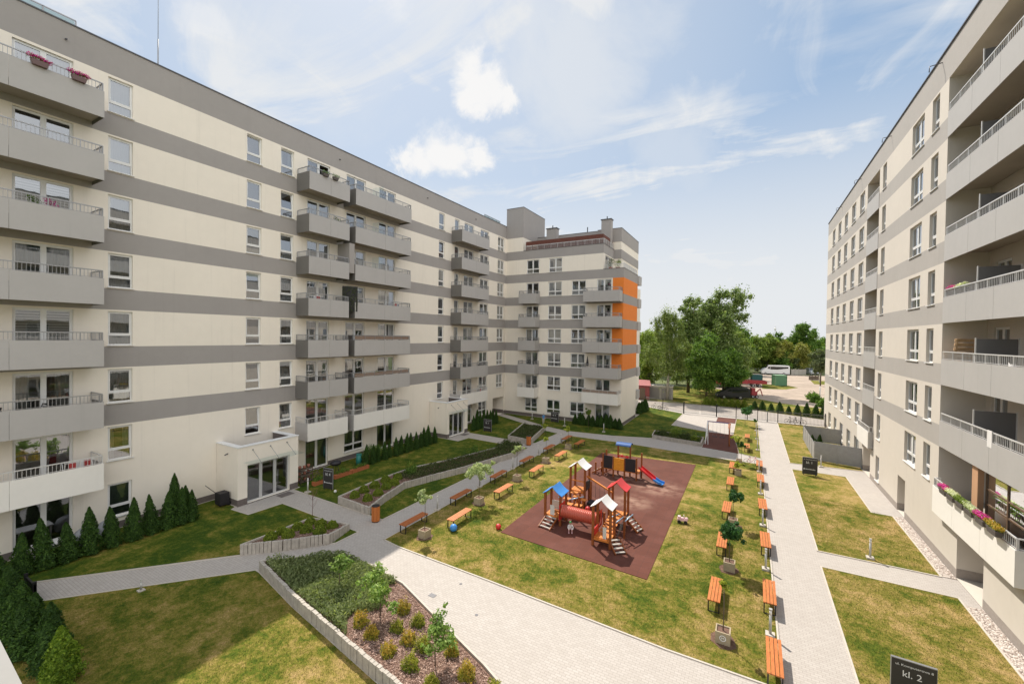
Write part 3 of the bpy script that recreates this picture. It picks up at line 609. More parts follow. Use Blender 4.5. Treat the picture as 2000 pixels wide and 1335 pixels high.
# ------------------------------------------------------------------ left block
LB_ = thing('apartment_block', 'long cream and grey striped apartment block on the left, grey balconies and two glazed porches', 'apartment building')
hd = lambda k: 2.35+2.9*k; sl_ = lambda k: .65+2.9*k; fl = lambda k: .12+2.9*k
def band_left(u, z):
    if z > 22.77: return 1
    if z < .38: return 2
    for k in range(6):
        if 5.33+2.9*k < z < 6.385+2.9*k: return 1
    return 0
zc = [.38, 22.77]+[5.33+2.9*k for k in range(6)]+[6.385+2.9*k for k in range(6)]
wins = []
for k in range(8):
    wins.append((8.5, 9.46, sl_(k), hd(k), 'single' if k else 'single'))
    wins.append((5.36, 7.26, fl(k), hd(k), 'door')); wins.append((1.2, 3.1, fl(k), hd(k), 'door')); wins.append((-2.6, -1.6, sl_(k), hd(k), 'single'))
    if k: wins += [(15.12, 16.06, sl_(k), hd(k), 'tilt' if k in (1, 2, 4, 7) else 'single'), (17.35, 18.28, sl_(k), hd(k), 'tilt' if k in (1, 2, 5, 6, 7) else 'single')]
    wins.append((19.3, 21.2, fl(k), hd(k), 'open' if k == 7 else 'door')); wins.append((26.05, 28.0, fl(k), hd(k), 'open' if k == 3 else 'door'))
    wins.append((22.68, 24.6, fl(k) if k else sl_(k), hd(k), 'door' if k else 'double'))
    if k: wins.append((34.07, 35.0, sl_(k), hd(k), 'narrow')); wins += [(45.65, 47.2, sl_(k), hd(k), 'double')]
    wins.append((41.7, 43.5, sl_(k), hd(k), 'double'))
    wins += [(36.72, 37.56, fl(k), hd(k), 'narrow'), (38.47, 40.32, fl(k), hd(k), 'door')]
ops = [(w[0], w[1], w[2], w[3]) for w in wins]+[(44.9, 47.55, .02, 2.28, 4.5, 0, 'noroom'), (13.7, 16.9, .02, 2.9, 2.4, 3, 'noroom'), (33.1, 35.9, .02, 2.9, 2.4, 3, 'noroom')]
g = MB(); wall(g, 'left', -8, 47.8, -.05, 24.3, ops, band_left, zc)
g.face([(-32.4, 44.9, .02), (-32.4, 47.55, .02), (-32.4, 47.55, 2.28), (-32.4, 44.9, 2.28)], 0)
for a, b in ((13.7, 16.9), (33.1, 35.9)): g.face([(-30.3, a, .02), (-30.3, b, .02), (-30.3, b, 2.9), (-30.3, a, 2.9)], 3)
g.box(-42, -27.93, -8.02, -8, -.05, 24.3, 0); g.box(-42, -41.98, -8, 60, -.05, 24.3, 0)
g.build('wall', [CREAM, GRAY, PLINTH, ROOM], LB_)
g = MB(); g.box(-41.99, -27.96, -8, 60, 24.0, 24.1, 0); g.box(-28.2, -27.86, -8.05, 47.8, 24.302, 24.36, 1); rf = g.build('roof', [ROOFT, COPING], LB_)
for a, b in ((3.2, 7.6), (44.0, 47.7)):
    g = MB(); L = b-a; n = int(L/.9)
    for k in range(n+1): g.bar((-28.9, a+L*k/n, 24.1), (-28.9, a+L*k/n, 25.1), .05)
    g.bar((-28.9, a, 25.1), (-28.9, b, 25.1), .05); g.build('roof_railing', RAIL, rf)
for a, b in ((3.25, 7.55), (44.05, 47.65)): g = MB(); g.face([(-28.9, a, 24.3), (-28.9, b, 24.3), (-28.9, b, 25.05), (-28.9, a, 25.05)]); g.face([(-28.9, b+.05, 24.3), (-31.5, b+.05, 24.3), (-31.5, b+.05, 25.05), (-28.9, b+.05, 25.05)]); g.build('glass_balustrade', M('blue_glass', (.42, .56, .62), .2), rf)
for y in (7.0, 22, 32.2, 40.6): gg = MB(); gg.tube([(-27.95, y, 23.55), (-27.75, y, 23.5)], .035, 8); gg.build('overflow_spout', COPING, LB_)
for k, w in enumerate(wins):
    if w[0] < 4 and w[0] > 0: continue
    add_window(LB_, 'left', *w, ({0: 'none', 1: 'none', 2: 'sides', 3: 'blind', 4: 'green', 5: 'blind', 6: 'none', 7: 'sheer'}[round((w[3]-2.35)/2.9)] if w[0] == 5.36 else ('sheer' if w[0] == 8.5 and w[3] > 6 else pick(w[4]))), sill=w[4] not in ('door', 'open'))
for k in range(1, 8):
    zt = fl(k)+.66+.14; f_, s_ = (PANELW, PANELG) if k == 1 else (PANELG, PANELD); rl_ = RAILW if k == 1 else RAIL; hp = 1.22
    balcony(LB_, 'left', -1.0, 7.93, 1.42, zt, hp, f_, s_, rl_, joints=(2.0, 5.0))
    balcony(LB_, 'left', 18.5, 21.84, 1.42, zt, hp, f_, s_, rl_, joints=(20.2,))
    balcony(LB_, 'left', 22.42, 28.5, 1.42, zt, hp, f_, s_, rl_, joints=(25.45,))
    balcony(LB_, 'left', 36.15, 41.45, 1.42, zt, hp, f_, s_, rl_, joints=(38.8,))
    if k in (5, 6, 7):
        g = MB(); g.face([(-27.85, 25.3, fl(k)+.1), (-26.6, 25.3, fl(k)+.1), (-26.6, 25.3, fl(k)+1.9), (-27.85, 25.3, fl(k)+1.9)]); g.build('balcony_divider', CLEAR, LB_)
g = MB(); g.box(-27.88, -26.55, 21.9, 22.38, fl(5)+.1, fl(6)-.55); g.build('wall_fin', GRAY, LB_)

def porch(root, y0, y1, zt, xo, dy0, dy1):
    g = MB(); xi = -27.89; t = .0
    # side walls, front wall with a door opening, parapet round a sunken roof
    FACp = lambda u, z, d: (xo-d, u, z)
    FAC['p'] = (FACp, 90, 1)
    wall(g, 'p', y0, y1, 0.0, zt, [(dy0, dy1, .05, 2.3, .28, 0, 'noroom')], lambda u, z: 1 if z < .39 else 0, [.39])
    for yy, s in ((y0, -1), (y1, 1)):
        for z0, z1, mi in ((0, .39, 1), (.39, zt, 0)):
            q = [(xi, yy, z0), (xo, yy, z0), (xo, yy, z1), (xi, yy, z1)]; g.face(q if s < 0 else list(reversed(q)), mi)
    g.face([(xi, y0+.3, zt-.45), (xo-.3, y0+.3, zt-.45), (xo-.3, y1-.3, zt-.45), (xi, y1-.3, zt-.45)], 2)
    g.face([(xi, y0+.3, zt-.45), (xi, y0+.3, zt), (xo-.3, y0+.3, zt), (xo-.3, y0+.3, zt-.45)], 1); g.face([(xi, y1-.3, zt-.45), (xo-.3, y1-.3, zt-.45), (xo-.3, y1-.3, zt), (xi, y1-.3, zt)], 1); g.face([(xo-.3, y0+.3, zt-.45), (xo-.3, y0+.3, zt), (xo-.3, y1-.3, zt), (xo-.3, y1-.3, zt-.45)], 1)
    p = g.build('entrance_porch', [CREAM, PLINTH, ROOFT], root)
    c = MB(); c.box(xo-.34, xo+.035, y0-.035, y1+.035, zt, zt+.05); c.box(xi, xo-.34, y0-.035, y0+.34, zt+.001, zt+.05); c.box(xi, xo-.34, y1-.34, y1+.035, zt+.001, zt+.05); c.build('coping', WHITEC, p)
    f = MB(); W_ = dy1-dy0; x = xo-.2; n = 3
    f.box(x-.03, x+.03, dy0, dy1, 2.22, 2.3); f.box(x-.03, x+.03, dy0, dy1, .05, .12)
    for k in range(n+1):
        y = dy0+W_*k/n; ww = .09 if k in (1, 2) else .05; f.box(x-.034, x+.034, max(dy0, y-ww), min(dy1, y+ww), .12, 2.22)
    f.build('door_frame', M('door_frame_silver', (.62, .62, .62), .4, metal=.3), p)
    q = MB(); q.face([(x, dy0+.05, .1), (x, dy1-.05, .1), (x, dy1-.05, 2.25), (x, dy0+.05, 2.25)]); q.build('door_glass', GLASS, p)
    r = MB(); r.box(xi-2.2, xo-.5, dy0-.1, dy1+.1, .0, .03); r.face([(xi, dy0-.2, .03), (xi, dy1+.2, .03), (xi, dy1+.2, 2.6), (xi, dy0-.2, 2.6)]); r.face([(xi, dy0-.3, 2.62), (xo-.3, dy0-.3, 2.62), (xo-.3, dy1+.3, 2.62), (xi, dy1+.3, 2.62)]); r.face([(xi, dy0-.3, .03), (xo-.25, dy0-.3, .03), (xo-.25, dy0-.3, 2.6), (xi, dy0-.3, 2.6)]); r.build('hallway', CURTG, p)
    ca = MB(); ca.face([(xo+.01, dy0-.25, 2.51), (xo+1.05, dy0-.25, 2.51), (xo+1.05, dy1+.35, 2.51), (xo+.01, dy1+.35, 2.51)]); ca.build('glass_canopy', CLEAR, p)
    rd = MB()
    for k in range(3):
        y = dy0+.3+(W_-.5)*k/2; rd.tube([(xo, y, zt-.25), (xo+.9, y, 2.53)], .012, 6); rd.tube([(xo+.9, y, 2.52), (xo+.9, y, 2.56)], .04, 8); rd.tube([(xo-.01, y, zt-.25), (xo+.03, y, zt-.25)], .045, 8)
    rd.build('canopy_rods', RAIL, p)
    s = MB(); s.tube([((xi+xo)/2+.1, y0, 2.95), ((xi+xo)/2+.1, y0-.18, 2.9)], .035, 8); s.build('overflow_spout', COPING, p)
    m = MB(); m.box(xo+.15, xo+.75, dy0+W_*.62, dy0+W_*.95, .001, .012); m.build('door_grate', PLINTH, p)
porch(LB_, 13.46, 17.2, 3.40, -25.58, 14.0, 16.62)
porch(LB_, 32.88, 36.30, 3.45, -25.62, 33.2, 35.75)

# ------------------------------------------------------------------ far wing
WG = thing('apartment_block', 'far wing closing the courtyard, cream and grey stripes with orange panels at its corner', 'apartment building')
def band_wing(u, z):
    if z < .42-.0 : return 2
    for k in range(5):
        if 5.33+2.9*k < z < 6.385+2.9*k: return 1
    if z > 19.86 and z < 20.97 : return 1
    if u > -13.78 and 6.385 < z < 16.95: return 3
    return 0
ww = []
for k in range(7):
    if k == 6: ww += [(-24.9, -23.15, sl_(k), hd(k), 'double'), (-21.8, -20.05, sl_(k), hd(k), 'double')]; continue
    ww += [(-24.9, -23.15, fl(k) if k else sl_(k), hd(k), 'door' if k else 'double'), (-21.85, -20.05, sl_(k), hd(k), 'double'), (-18.78, -16.98, sl_(k), hd(k), 'double'), (-15.65, -13.9, fl(k), hd(k), 'door')]
zcw = zc+[.42, 16.93, 18.0, 19.86, 20.97]
g = MB(); wall(g, 'wing', -27.9, -12.52, -.05, 18.0, [w[:4] for w in ww if w[3] < 18], lambda u, z: 1 if 16.93 < z else band_wing(u, z), zcw, uc=(-13.78,))
wall(g, 'wing', -27.9, -14.9, 18.0, 20.97, [w[:4] for w in ww if w[3] > 18], band_wing, zcw)
be = lambda u, z: 1 if (z > 16.93) else (2 if z < .42 else (1 if any(5.33+2.9*k < z < 6.385+2.9*k for k in range(5)) else (3 if z > 6.385 else 0)))
wall(g, 'end', 47.8, 54.5, -.05, 18.0, [], be, zcw)
g.box(-27.0, -12.55, 54.48, 54.5, -.05, 18, 0); g.box(-27.0, -13.6, 54.5, 61, -.05, 16.9, 0)
FAC['e2'] = (lambda u, z, d: (-14.9-d, u, z), 90, 1); wall(g, 'e2', 47.8, 52.0, 18.0, 20.97, [(48.5, 51.2, 18.02, 19.75)], lambda u, z: 1 if z > 19.86 else 0, zcw)
g.face([(-27.9, 47.95, 18.0), (-12.52, 47.95, 18.0), (-12.52, 60, 18.0), (-27.9, 60, 18.0)], 4) if False else None
g.box(-14.89, -12.55, 47.83, 54.4, 17.4, 17.75, 4); g.box(-27.8, -14.95, 47.9, 60, 20.3, 20.4, 4)
g.box(-32.4, -27.95, 47.56, 47.75, -.05, 2.4, 0); g.box(-30, -27.92, 47.54, 47.555, -.03, .5, 2)
# penthouse volumes
g.box(-26, -17, 52, 60, 20.4, 23.5, 1); g.box(-17.0, -14.0, 52.0, 61, 18.0, 21.95, 0); g.box(-17.02, -13.98, 51.98, 61.02, 21.95, 23.6, 1); g.box(-14.88, -13.97, 51.97, 61, 19.86, 20.97, 1)
g.box(-27.92, -25.45, 47.79, 54.2, 22.72, 26.55, 1); g.box(-27.9, -25.47, 47.8, 54.18, 20.97, 22.72, 0)
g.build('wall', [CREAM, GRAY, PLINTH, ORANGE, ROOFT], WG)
g = MB(); g.box(-27.95, -25.42, 47.76, 54.23, 26.55, 26.6); g.box(-17.05, -13.95, 51.95, 61.05, 23.6, 23.65); g.box(-26.03, -17.05, 51.97, 60, 23.5, 23.55); g.box(-25.4, -14.86, 47.76, 48.0, 20.97, 21.0); g.box(-15.02, -14.86, 48.0, 52, 20.971, 21.0); g.box(-14.9, -12.48, 47.76, 47.95, 18.0, 18.03); g.box(-12.7, -12.48, 47.95, 54.5, 18.001, 18.03); cp = g.build('roof_coping', COPING, WG)
g = MB()
for x, y, w, h in ((-22.8, 51, 1.4, 24.15), (-15.6, 51.2, 1.2, 24.5)):
    g = MB();     g.box(x-w/2, x+w/2, y-.4, y+.4, 20.4, h, 0); g.box(x-w/2-.08, x+w/2+.08, y-.48, y+.48, h, h+.1, 1); g.box(x-.05, x+.05, y-.05, y+.05, h+.1, h+.5, 1); g.build('chimney', [GRAY, COPING], WG)
g = MB(); g.box(-18.6, -18.5, 52.4, 52.5, 23.5, 24.3, 0); g.build('vent_pipe', [COPING], WG)
g = MB()
for k in range(7):
    z = 21.06+k*.10 if k < 5 else 21.66+(k-5)*.0
    if k < 5: g.box(-25.2, -15.12, 48.10, 48.13, z, z+.075)
g.box(-25.2, -15.1, 48.06, 48.12, 21.62, 22.15); g.box(-15.14, -15.08, 48.13, 52.0, 21.62, 22.15)
for k in range(5): g.box(-15.13, -15.10, 48.13, 52.0, 21.06+k*.1, 21.13+k*.1)
for k in range(13): x = -25.15+k*.83; g.box(x-.03, x+.03, 48.14, 48.2, 20.9, 22.1)
g.build('timber_screen', M('dark_red_timber', (.13, .04, .025), .7, var=.25, vscale=5), WG)
def rail_run(g, a, b, z0, z1, step=.125):
    a, b = Vector(a), Vector(b); L = (b-a).length; n = max(2, int(L/step)); g.bar(a+Vector((0, 0, z1)), b+Vector((0, 0, z1)), .04)
    for k in range(n+1): p = a+(b-a)*k/n; s = .035 if k % 7 == 0 else .014; g.bar(p+Vector((0, 0, z0)), p+Vector((0, 0, z1)), s, s, up=(1, 0, 0))
g = MB(); rail_run(g, (-25.2, 47.98, 0), (-15.0, 47.98, 0), 20.97, 21.6); rail_run(g, (-14.95, 48.0, 0), (-14.95, 51.9, 0), 20.97, 21.6); rail_run(g, (-12.6, 48.0, 0), (-12.6, 54.4, 0), 18.0, 18.6); rail_run(g, (-14.8, 47.88, 0), (-12.6, 47.88, 0), 18.0, 18.5); g.build('terrace_railing', RAILW, WG)
for w in ww: add_window(WG, 'wing', *w, pick(w[4]) if random.random() < .6 else 'green', sill=w[4] != 'door')
add_window(WG, 'e2', 48.5, 51.2, 18.02, 19.75, 'door', 'none', sill=False)
for k in range(1, 6):
    zt = fl(k)+.66+.1; f_, s_ = (PANELW, PANELW) if k == 1 else (PANELG, PANELR); rl_ = RAILW if k == 1 else RAIL
    balcony(WG, 'wing', -25.3, -22.95, 1.3, zt, 1.22, f_, s_, rl_); balcony(WG, 'wing', -16.85, -12.62, 1.3, zt, 1.22, f_, s_, rl_, joints=(-14.9,))
for k in range(0, 6): g = MB(); z = 2.45+2.9*k; g.box(-14.5, -12.35, 54.52, 56.0, z-.1, z+1.0, 0); g.build('rear_balcony', [PANELG], WG)

# ------------------------------------------------------------------ right block
RB_ = thing('apartment_block', 'sunlit cream apartment block along the right edge with deep recessed balconies', 'apartment building')
hr = lambda k: 2.1+2.9*k; sr = lambda k: .38+2.9*k; fr_ = lambda k: -.05+2.9*k
def band_r(u, z):
    if z > 22.5: return 1
    if z < .38: return 2
    for k in range(6):
        if 5.18+2.9*k < z < 6.2+2.9*k: return 1
    return 0
zr_ = [.38, 22.5]+[5.18+2.9*k for k in range(6)]+[6.2+2.9*k for k in range(6)]
rw = []
for k in range(8):
    if k: rw += [(28.5, 29.45, sr(k), hr(k), 'single'), (30.6, 32.5, sr(k), hr(k), 'double')]
    rw.append((37.75, 38.65, sr(k), hr(k), 'narrow'))
    for a, b in ((44.0, 45.75), (47.3, 49.0), (50.75, 52.4), (54.1, 55.8), (57.6, 59.3)): rw.append((a, b, sr(k), hr(k), 'double'))
LG1 = (8.0, 27.4, 2.2, 22.5, 1.5, 0, 'noroom'); LG2 = (39.5, 43.1, 2.2, 22.5, 1.5, 0, 'noroom')
ops = [w[:4] for w in rw]+[LG1, LG2, (32.15, 33.55, .02, 2.13, 1.1, 3, 'noroom'), (22.78, 25.15, .02, 2.13, 1.3, 3, 'noroom'), (40.2, 42.4, .02, 2.05, 1.0, 3, 'noroom')]
g = MB(); wall(g, 'right', 4, 62.5, -.05, 24.0, ops, band_r, zr_, rmat=0)
g.face([(7.92, 62.5, -.05), (20, 62.5, -.05), (20, 62.5, 24), (7.92, 62.5, 24)], 0); g.box(19.98, 20, 4, 62.5, -.05, 24, 0); g.box(7.95, 20, 4.0, 4.02, -.05, 24, 0)
for a, b, d in ((32.15, 33.55, 1.1), (22.78, 25.15, 1.3), (40.2, 42.4, 1.0)):
    g.face([(7.92+d, a, 0), (7.92+d, b, 0), (7.92+d, b, 2.13), (7.92+d, a, 2.13)], 3)
    g.box(7.922, 7.92+d, b-.012, b-.002, .0, .42, 2); g.box(7.922, 7.92+d, a+.002, a+.012, .0, .42, 2)
lw = []
for k in range(1, 8):
    lw += [(25.5, 26.85, fr_(k)+.75, hr(k), 'double'), (21.6, 23.4, fr_(k)+.05, hr(k), 'door'), (18.0, 19.8, fr_(k)+.05, hr(k), 'door'), (13.5, 15.3, fr_(k)+.05, hr(k), 'door'), (40.4, 42.2, fr_(k)+.05, hr(k), 'door')]
wall(g, 'logb', 8.0, 27.4, 2.2, 22.5, [w[:4] for w in lw if w[0] < 30], lambda u, z: 0, []); wall(g, 'logb', 39.5, 43.1, 2.2, 22.5, [w[:4] for w in lw if w[0] > 30], lambda u, z: 0, [])
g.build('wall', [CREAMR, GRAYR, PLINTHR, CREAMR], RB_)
g = MB(); g.box(7.96, 20, 4, 62.5, 23.7, 23.8, 0); g.box(7.86, 8.2, 3.96, 62.54, 24.002, 24.06, 1); g.build('roof', [ROOFT, COPING], RB_)
for y in (28.3, 36.8, 45.4, 54): gg = MB(); gg.tube([(7.95, y, 23.72), (7.45, y, 23.66), (7.44, y, 23.38)], .022, 6); gg.build('overflow_spout', COPING, RB_)
for w in rw: add_window(RB_, 'right', *w, 'sheer' if random.random() < .45 else pick(w[4]), depth=.14)
for w in lw:
    if w[0] > 20 or w[2] < 9: add_window(RB_, 'logb', *w, pick(w[4]), depth=.1, sill=False)
for k in range(1, 8):
    z = fr_(k)
    for a, b in ((8.02, 27.38), (39.52, 43.08)): g = MB(); g.box(7.94, 9.40, a, b, z-.2, z, 0); g.build('loggia_slab', [SOFFIT], RB_)
    zt = z+.66; hp = 1.2; mt = PANELR
    if k > 1: balcony(RB_, 'right', 8.1, 27.37, .02, zt, hp, mt, mt, RAILW, sides=(0, 0), slab=False, joints=(10.6, 13, 15.4, 17.8, 20.2, 22.6, 24.9) if k != 3 else (10.4, 13, 15.4, 17.8, 20.2, 22.6, 24.9))
    else: balcony(RB_, 'right', 19.9, 27.0, .30, 3.42, 1.22, PANELW, PANELW, RAILW, joints=(22.3, 24.8), slab=True)
    balcony(RB_, 'right', 39.53, 43.07, .02 if k > 1 else .3, zt, hp, PANELR if k > 1 else PANELW, PANELR, RAILW, sides=(0, 0) if k > 1 else (1, 1), slab=False)
    if k > 1:
        g = MB(); g.box(7.99, 9.15, 24.11, 24.14, z+.05, z+1.62, 0); dv = g.build('balcony_divider', [M('divider_panel', (.155, .15, .15), .7)], RB_); 
        for a in (7.95, 9.16): g = MB(); g.box(a, a+.035, 24.10, 24.15, z, z+1.66); g.build('divider_post', RAILW, dv)

z0 = fr_(1); wgd = None
g = MB(); g.box(8.02, 8.2, 23.75, 24.25, z0, z0+2.5); g.build('timber_post', M('tan_post', (.52, .30, .17), .7), RB_)
g = MB(); g.box(8.25, 8.30, 15.0, 23.7, z0, z0+.08)
for k in range(6): y = 23.7-k*1.6; g.box(8.24, 8.31, y-.04, y+.04, z0+.08, z0+2.45)
for zz in (.9, 1.5): g.box(8.245, 8.305, 15.0, 23.7, z0+zz, z0+zz+.06)
wgd = g.build('winter_garden', M('brown_frame', (.16, .10, .06), .5), RB_); g = MB(); g.face([(8.27, 15, z0), (8.27, 23.7, z0), (8.27, 23.7, z0+2.45), (8.27, 15, z0+2.45)]); g.build('pane', GLASS, wgd)
g = MB(); g.face([(9.3, 15, z0+.01), (9.3, 23.7, z0+.01), (9.3, 23.7, z0+2.48), (9.3, 15, z0+2.48)]); g.build('back_panel', BARK, wgd)
g = MB(); g.box(8.5, 8.55, 24.9, 25.5, z0, z0+2.1); g.build('door', PVC, RB_)

# ------------------------------------------------------------------ benches
def bench_proto(name, slat):
    t = thing(name, 'x', 'bench'); g = MB()
    for k in range(4): x = -.165+k*.11; g.box(x-.047, x+.047, -.88, .88, .425, .46)
    g.build('seat', slat, t)
    for s in (-1, 1):
        g = MB(); y = s*.80; g.box(-.20, -.16, y-.02, y+.02, .0, .424); g.box(.16, .20, y-.02, y+.02, .0, .424); g.box(-.16, .16, y-.02, y+.02, .385, .424); g.box(-.16, .16, y-.02, y+.02, .0, .02); g.build('leg_frame', BLACKM, t)
    g = MB(); g.box(-.02, .02, -.78, .78, .39, .423); g.build('crossbar', BLACKM, t); return t
b0 = bench_proto('park_bench', SLAT); b1 = bench_proto('park_bench', SLAT_SHADE); used = {0: b0, 1: b1}; fresh = {0: True, 1: True}
def bench(kind, x, y, label, group, rz=0.0):
    p = used[kind]
    if fresh[kind]: p.location = (x, y, .02); p.rotation_euler = (0, 0, rz); fresh[kind] = False; o = p
    else: o = dup(p, (x, y, .02), rz)
    o['label'] = label; o['group'] = group; return o
ROWS = [(1, -15.15, (16.75, 20.9, 25.3, 29.6, 33.9, 38.0), 'shade-toned slatted bench facing the left paved path, {} from the front'),
        (0, -13.45, (18.45, 23.1, 27.85, 32.45, 36.9), 'sunlit orange bench just left of the playground, {} from the front'),
        (0, -.97, (18.05, 22.7, 27.3, 32.45, 36.6), 'orange bench in the inner row right of the playground, {} from the front'),
        (0, -.04, (44.0, 48.5), 'small orange bench on the grass beside the swing, {} from the front'),
        (0, .84, (15.15, 18.95, 23.8, 28.9, 34.2, 38.3), 'orange bench beside the straight right path, {} from the front')]
for kind, x, ys, lab in ROWS:
    for i, y in enumerate(ys): bench(kind, x, y, lab.format(ORD[i]), 'slatted benches around the playground lawn', random.uniform(-.02, .02))

# ------------------------------------------------------------------ lamps
def lamp_proto():
    t = thing('bollard_lamp', 'x', 'lamp'); g = MB(); g.tube([(0, 0, .08), (0, 0, .72)], .045, 12); g.tube([(0, 0, .88), (0, 0, .93)], .052, 12); g.build('post', M('lamp_post_grey', (.50, .49, .46), .45, metal=.3), t)
    g = MB(); g.tube([(0, 0, .72), (0, 0, .88)], .042, 12); g.build('lamp_head', WHT, t); g = MB(); g.box(-.14, .14, -.14, .14, -.02, .08); g.build('concrete_foot', KERB, t); return t
lp = lamp_proto(); first = True
LAMPS = [(.80, y, 'short grey bollard lamp beside the straight right path, {} from the front'.format(ORD[i])) for i, y in enumerate((16.85, 21.6, 26.6, 32.0, 37.35, 44.6, 49.5, 54.0))]
LAMPS += [(-15.52, y, 'short grey bollard lamp by the left bench path, {} from the front'.format(ORD[i])) for i, y in enumerate((19.1, 23.5, 28.0, 32.5, 37.4))]
LAMPS += [(-20.4, 7.2, 'low bollard lamp on the near shaded lawn beside the diagonal path'), (5.07, 25.25, 'bollard lamp on the dry right lawn above the second cross path'), (5.15, 41.55, 'pale bollard lamp in front of the grey slatted enclosure'),
          (-13.4, 44.05, 'bollard lamp on the lawn before the dark hedge at the wing corner'), (-18.1, 44.6, 'bollard lamp beside the dark sign at the foot of the wing'), (-22.95, 46.1, 'bollard lamp by the ramp path leading to the passage'), (-24.2, 16.95, 'bollard lamp at the edge of the path by the near porch')]
for x, y, lab in LAMPS:
    if first: o = lp; o.location = (x, y, .02); first = False
    else: o = dup(lp, (x, y, .02))
    o['label'] = lab; o['group'] = 'bollard lamps along the paths'
    if 'low bollard' in lab: o.scale = (.75, .75, .48)

# ------------------------------------------------------------------ litter bins
def bin_(x, y, lab):
    t = thing('litter_bin', lab, 'bin', (x, y, .0), .3, 'wooden litter bins')
    g = MB(); n = 8
    for k in range(n): a = 2*math.pi*(k+.5)/n; M4 = Matrix.Rotation(a, 4, 'Z'); g.box(.185, .21, -.075, .075, .06, .84, M4=M4)
    g.build('slats', SLAT, t); g = MB(); g.tube([(0, 0, .02), (0, 0, .8)], .17, 8); g.build('liner', BLACKM, t)
    g = MB(); g.tube([(0, 0, .84), (0, 0, .865)], .225, 8); g.build('rim', BLACKM, t); g = MB(); g.tube([(0, 0, .0), (0, 0, .05)], .2, 8); g.build('base', BLACKM, t)
bin_(-17.42, 16.25, 'orange octagonal wooden litter bin at the near path junction'); bin_(-17.72, 34.95, 'orange octagonal wooden litter bin by the far sloping bed')

# ------------------------------------------------------------------ potted trees
def boxproto():
    t = thing('tree_planter', 'x', 'planter'); g = MB(); a, b = .225, .185
    for (x0, x1, y0, y1) in ((-a, a, -a, -b), (-a, a, b, a), (-a, -b, -b, b), (b, a, -b, b)): g.box(x0, x1, y0, y1, 0, .40)
    g.build('box', BOXC, t); g = MB(); g.box(-b, b, -b, b, .25, .36); g.build('bark_fill', MULCH, t); return t
bp = boxproto(); first = True
rings = MB()
def tree_box(x, y, lab):
    global first
    o = bp if first else dup(bp, (x, y, .02)); first = False; o.location = (x, y, .02); o['label'] = lab; o['group'] = 'concrete tree boxes on the lawn'
def small_tree(x, y, z0, h, cr, ch, key, lab, n=900, ls=.11, tr=.018, lean=0.0, clumps=None, name='young_tree', cat='young tree', fork=False):
    t = thing(name, lab, cat, (x, y, z0), random.uniform(0, 6.28), 'young trees in the courtyard'); g = MB()
    cz = h-ch/2; cl = clumps or [(random.gauss(0, cr*.42), random.gauss(0, cr*.42), cz+random.uniform(-.38, .38)*ch, cr*random.uniform(.30, .46)) for _ in range(9)]+[(0, 0, cz, cr*.5)]
    cl = cl+[(c[0]+random.gauss(0, 1)*c[3]*.8, c[1]+random.gauss(0, 1)*c[3]*.8, c[2]+random.gauss(0, 1)*c[3]*.6, c[3]*random.uniform(.3, .6)) for c in cl for _ in range(3)]
    tips = [(c[0]*.8, c[1]*.8, c[2]) for c in cl[:6]]; limbs(g, max(.1, cz-ch*.5), tips, tr, cz, 6)
    g.build('trunk', BARK, t); P, N = clump_cloud(n, cl, .85); put(leafmesh('crown', P, N, rng.uniform(.7, 1.25, n)*ls, LF[key], .62), 'crown', t); return t
TB = [(-13.95, 16.2, 'tree box on the left lawn strip nearest the path junction'), (-13.98, 21.1, 'second tree box from the front, under the wide pale crown'), (-14.0, 25.9, 'third tree box from the front between the left benches'), (-14.05, 30.8, 'fourth tree box from the front on the left lawn strip'), (-14.1, 35.7, 'farthest tree box on the left lawn strip'),
      (-.59, 15.75, 'tree box nearest the camera in the right bench rows, round emblem on its face'), (-.59, 20.75, 'second tree box from the front in the right bench rows'), (-.6, 25.75, 'third tree box from the front, hidden under a round dark crown'), (-.57, 35.65, 'tree box holding a low yellow green shrub in the right rows'), (-.56, 38.8, 'farthest tree box of the right rows holding two thin trees')]
for x, y, lab in TB: tree_box(x, y, lab)
gm = MB()
for k in range(20):
    a0, a1 = 2*math.pi*k/20, 2*math.pi*(k+1)/20; gm.face([(.075*math.cos(a0), .075*math.sin(a0), .004), (.1*math.cos(a0), .1*math.sin(a0), .004), (.1*math.cos(a1), .1*math.sin(a1), .004), (.075*math.cos(a1), .075*math.sin(a1), .004)])
gm.bar((-.035, -.035, .004), (-.035, .035, .004), .016, .004); gm.bar((-.035, .035, .004), (0, -.01, .004), .016, .004); gm.bar((0, -.01, .004), (.035, .035, .004), .016, .004); gm.bar((.035, .035, .004), (.035, -.035, .004), .016, .004)
em = gm.build('round_emblem', TXT, None); em.rotation_euler = (R_(90), 0, 0); em.location = (0, -.227, .22); em.parent = [o for o in bpy.data.objects if o.get('label', '').startswith('tree box nearest the camera')][0]
for x, y, lab in TB[:8]:
    m = MB(); poly = [(x+.42*math.cos(t)*random.uniform(.8, 1.15), y+.42*math.sin(t)*random.uniform(.8, 1.15)) for t in [2*math.pi*k/14 for k in range(14)]]; m.prism(poly, .0, .034); o = m.build('bark_ring', MULCH); tag(o, kind='stuff')
small_tree(-13.95, 16.2, .37, 1.95, .34, .62, 'varieg', 'small tree with a compact pale green crown nearest the path junction', 1300, .10)
small_tree(-13.98, 21.1, .42, 2.0, .8, .6, 'varieg', 'young tree with a wide flat pale crown by the left benches', 2600, .11, clumps=[(-.75, .2, 1.55, .3), (-.35, -.1, 1.7, .33), (.1, .15, 1.75, .36), (.5, -.2, 1.66, .3), (.95, .1, 1.5, .26), (-.15, .45, 1.6, .28), (.3, -.55, 1.55, .26), (-.5, -.45, 1.5, .24), (0, 0, 1.6, .25)])
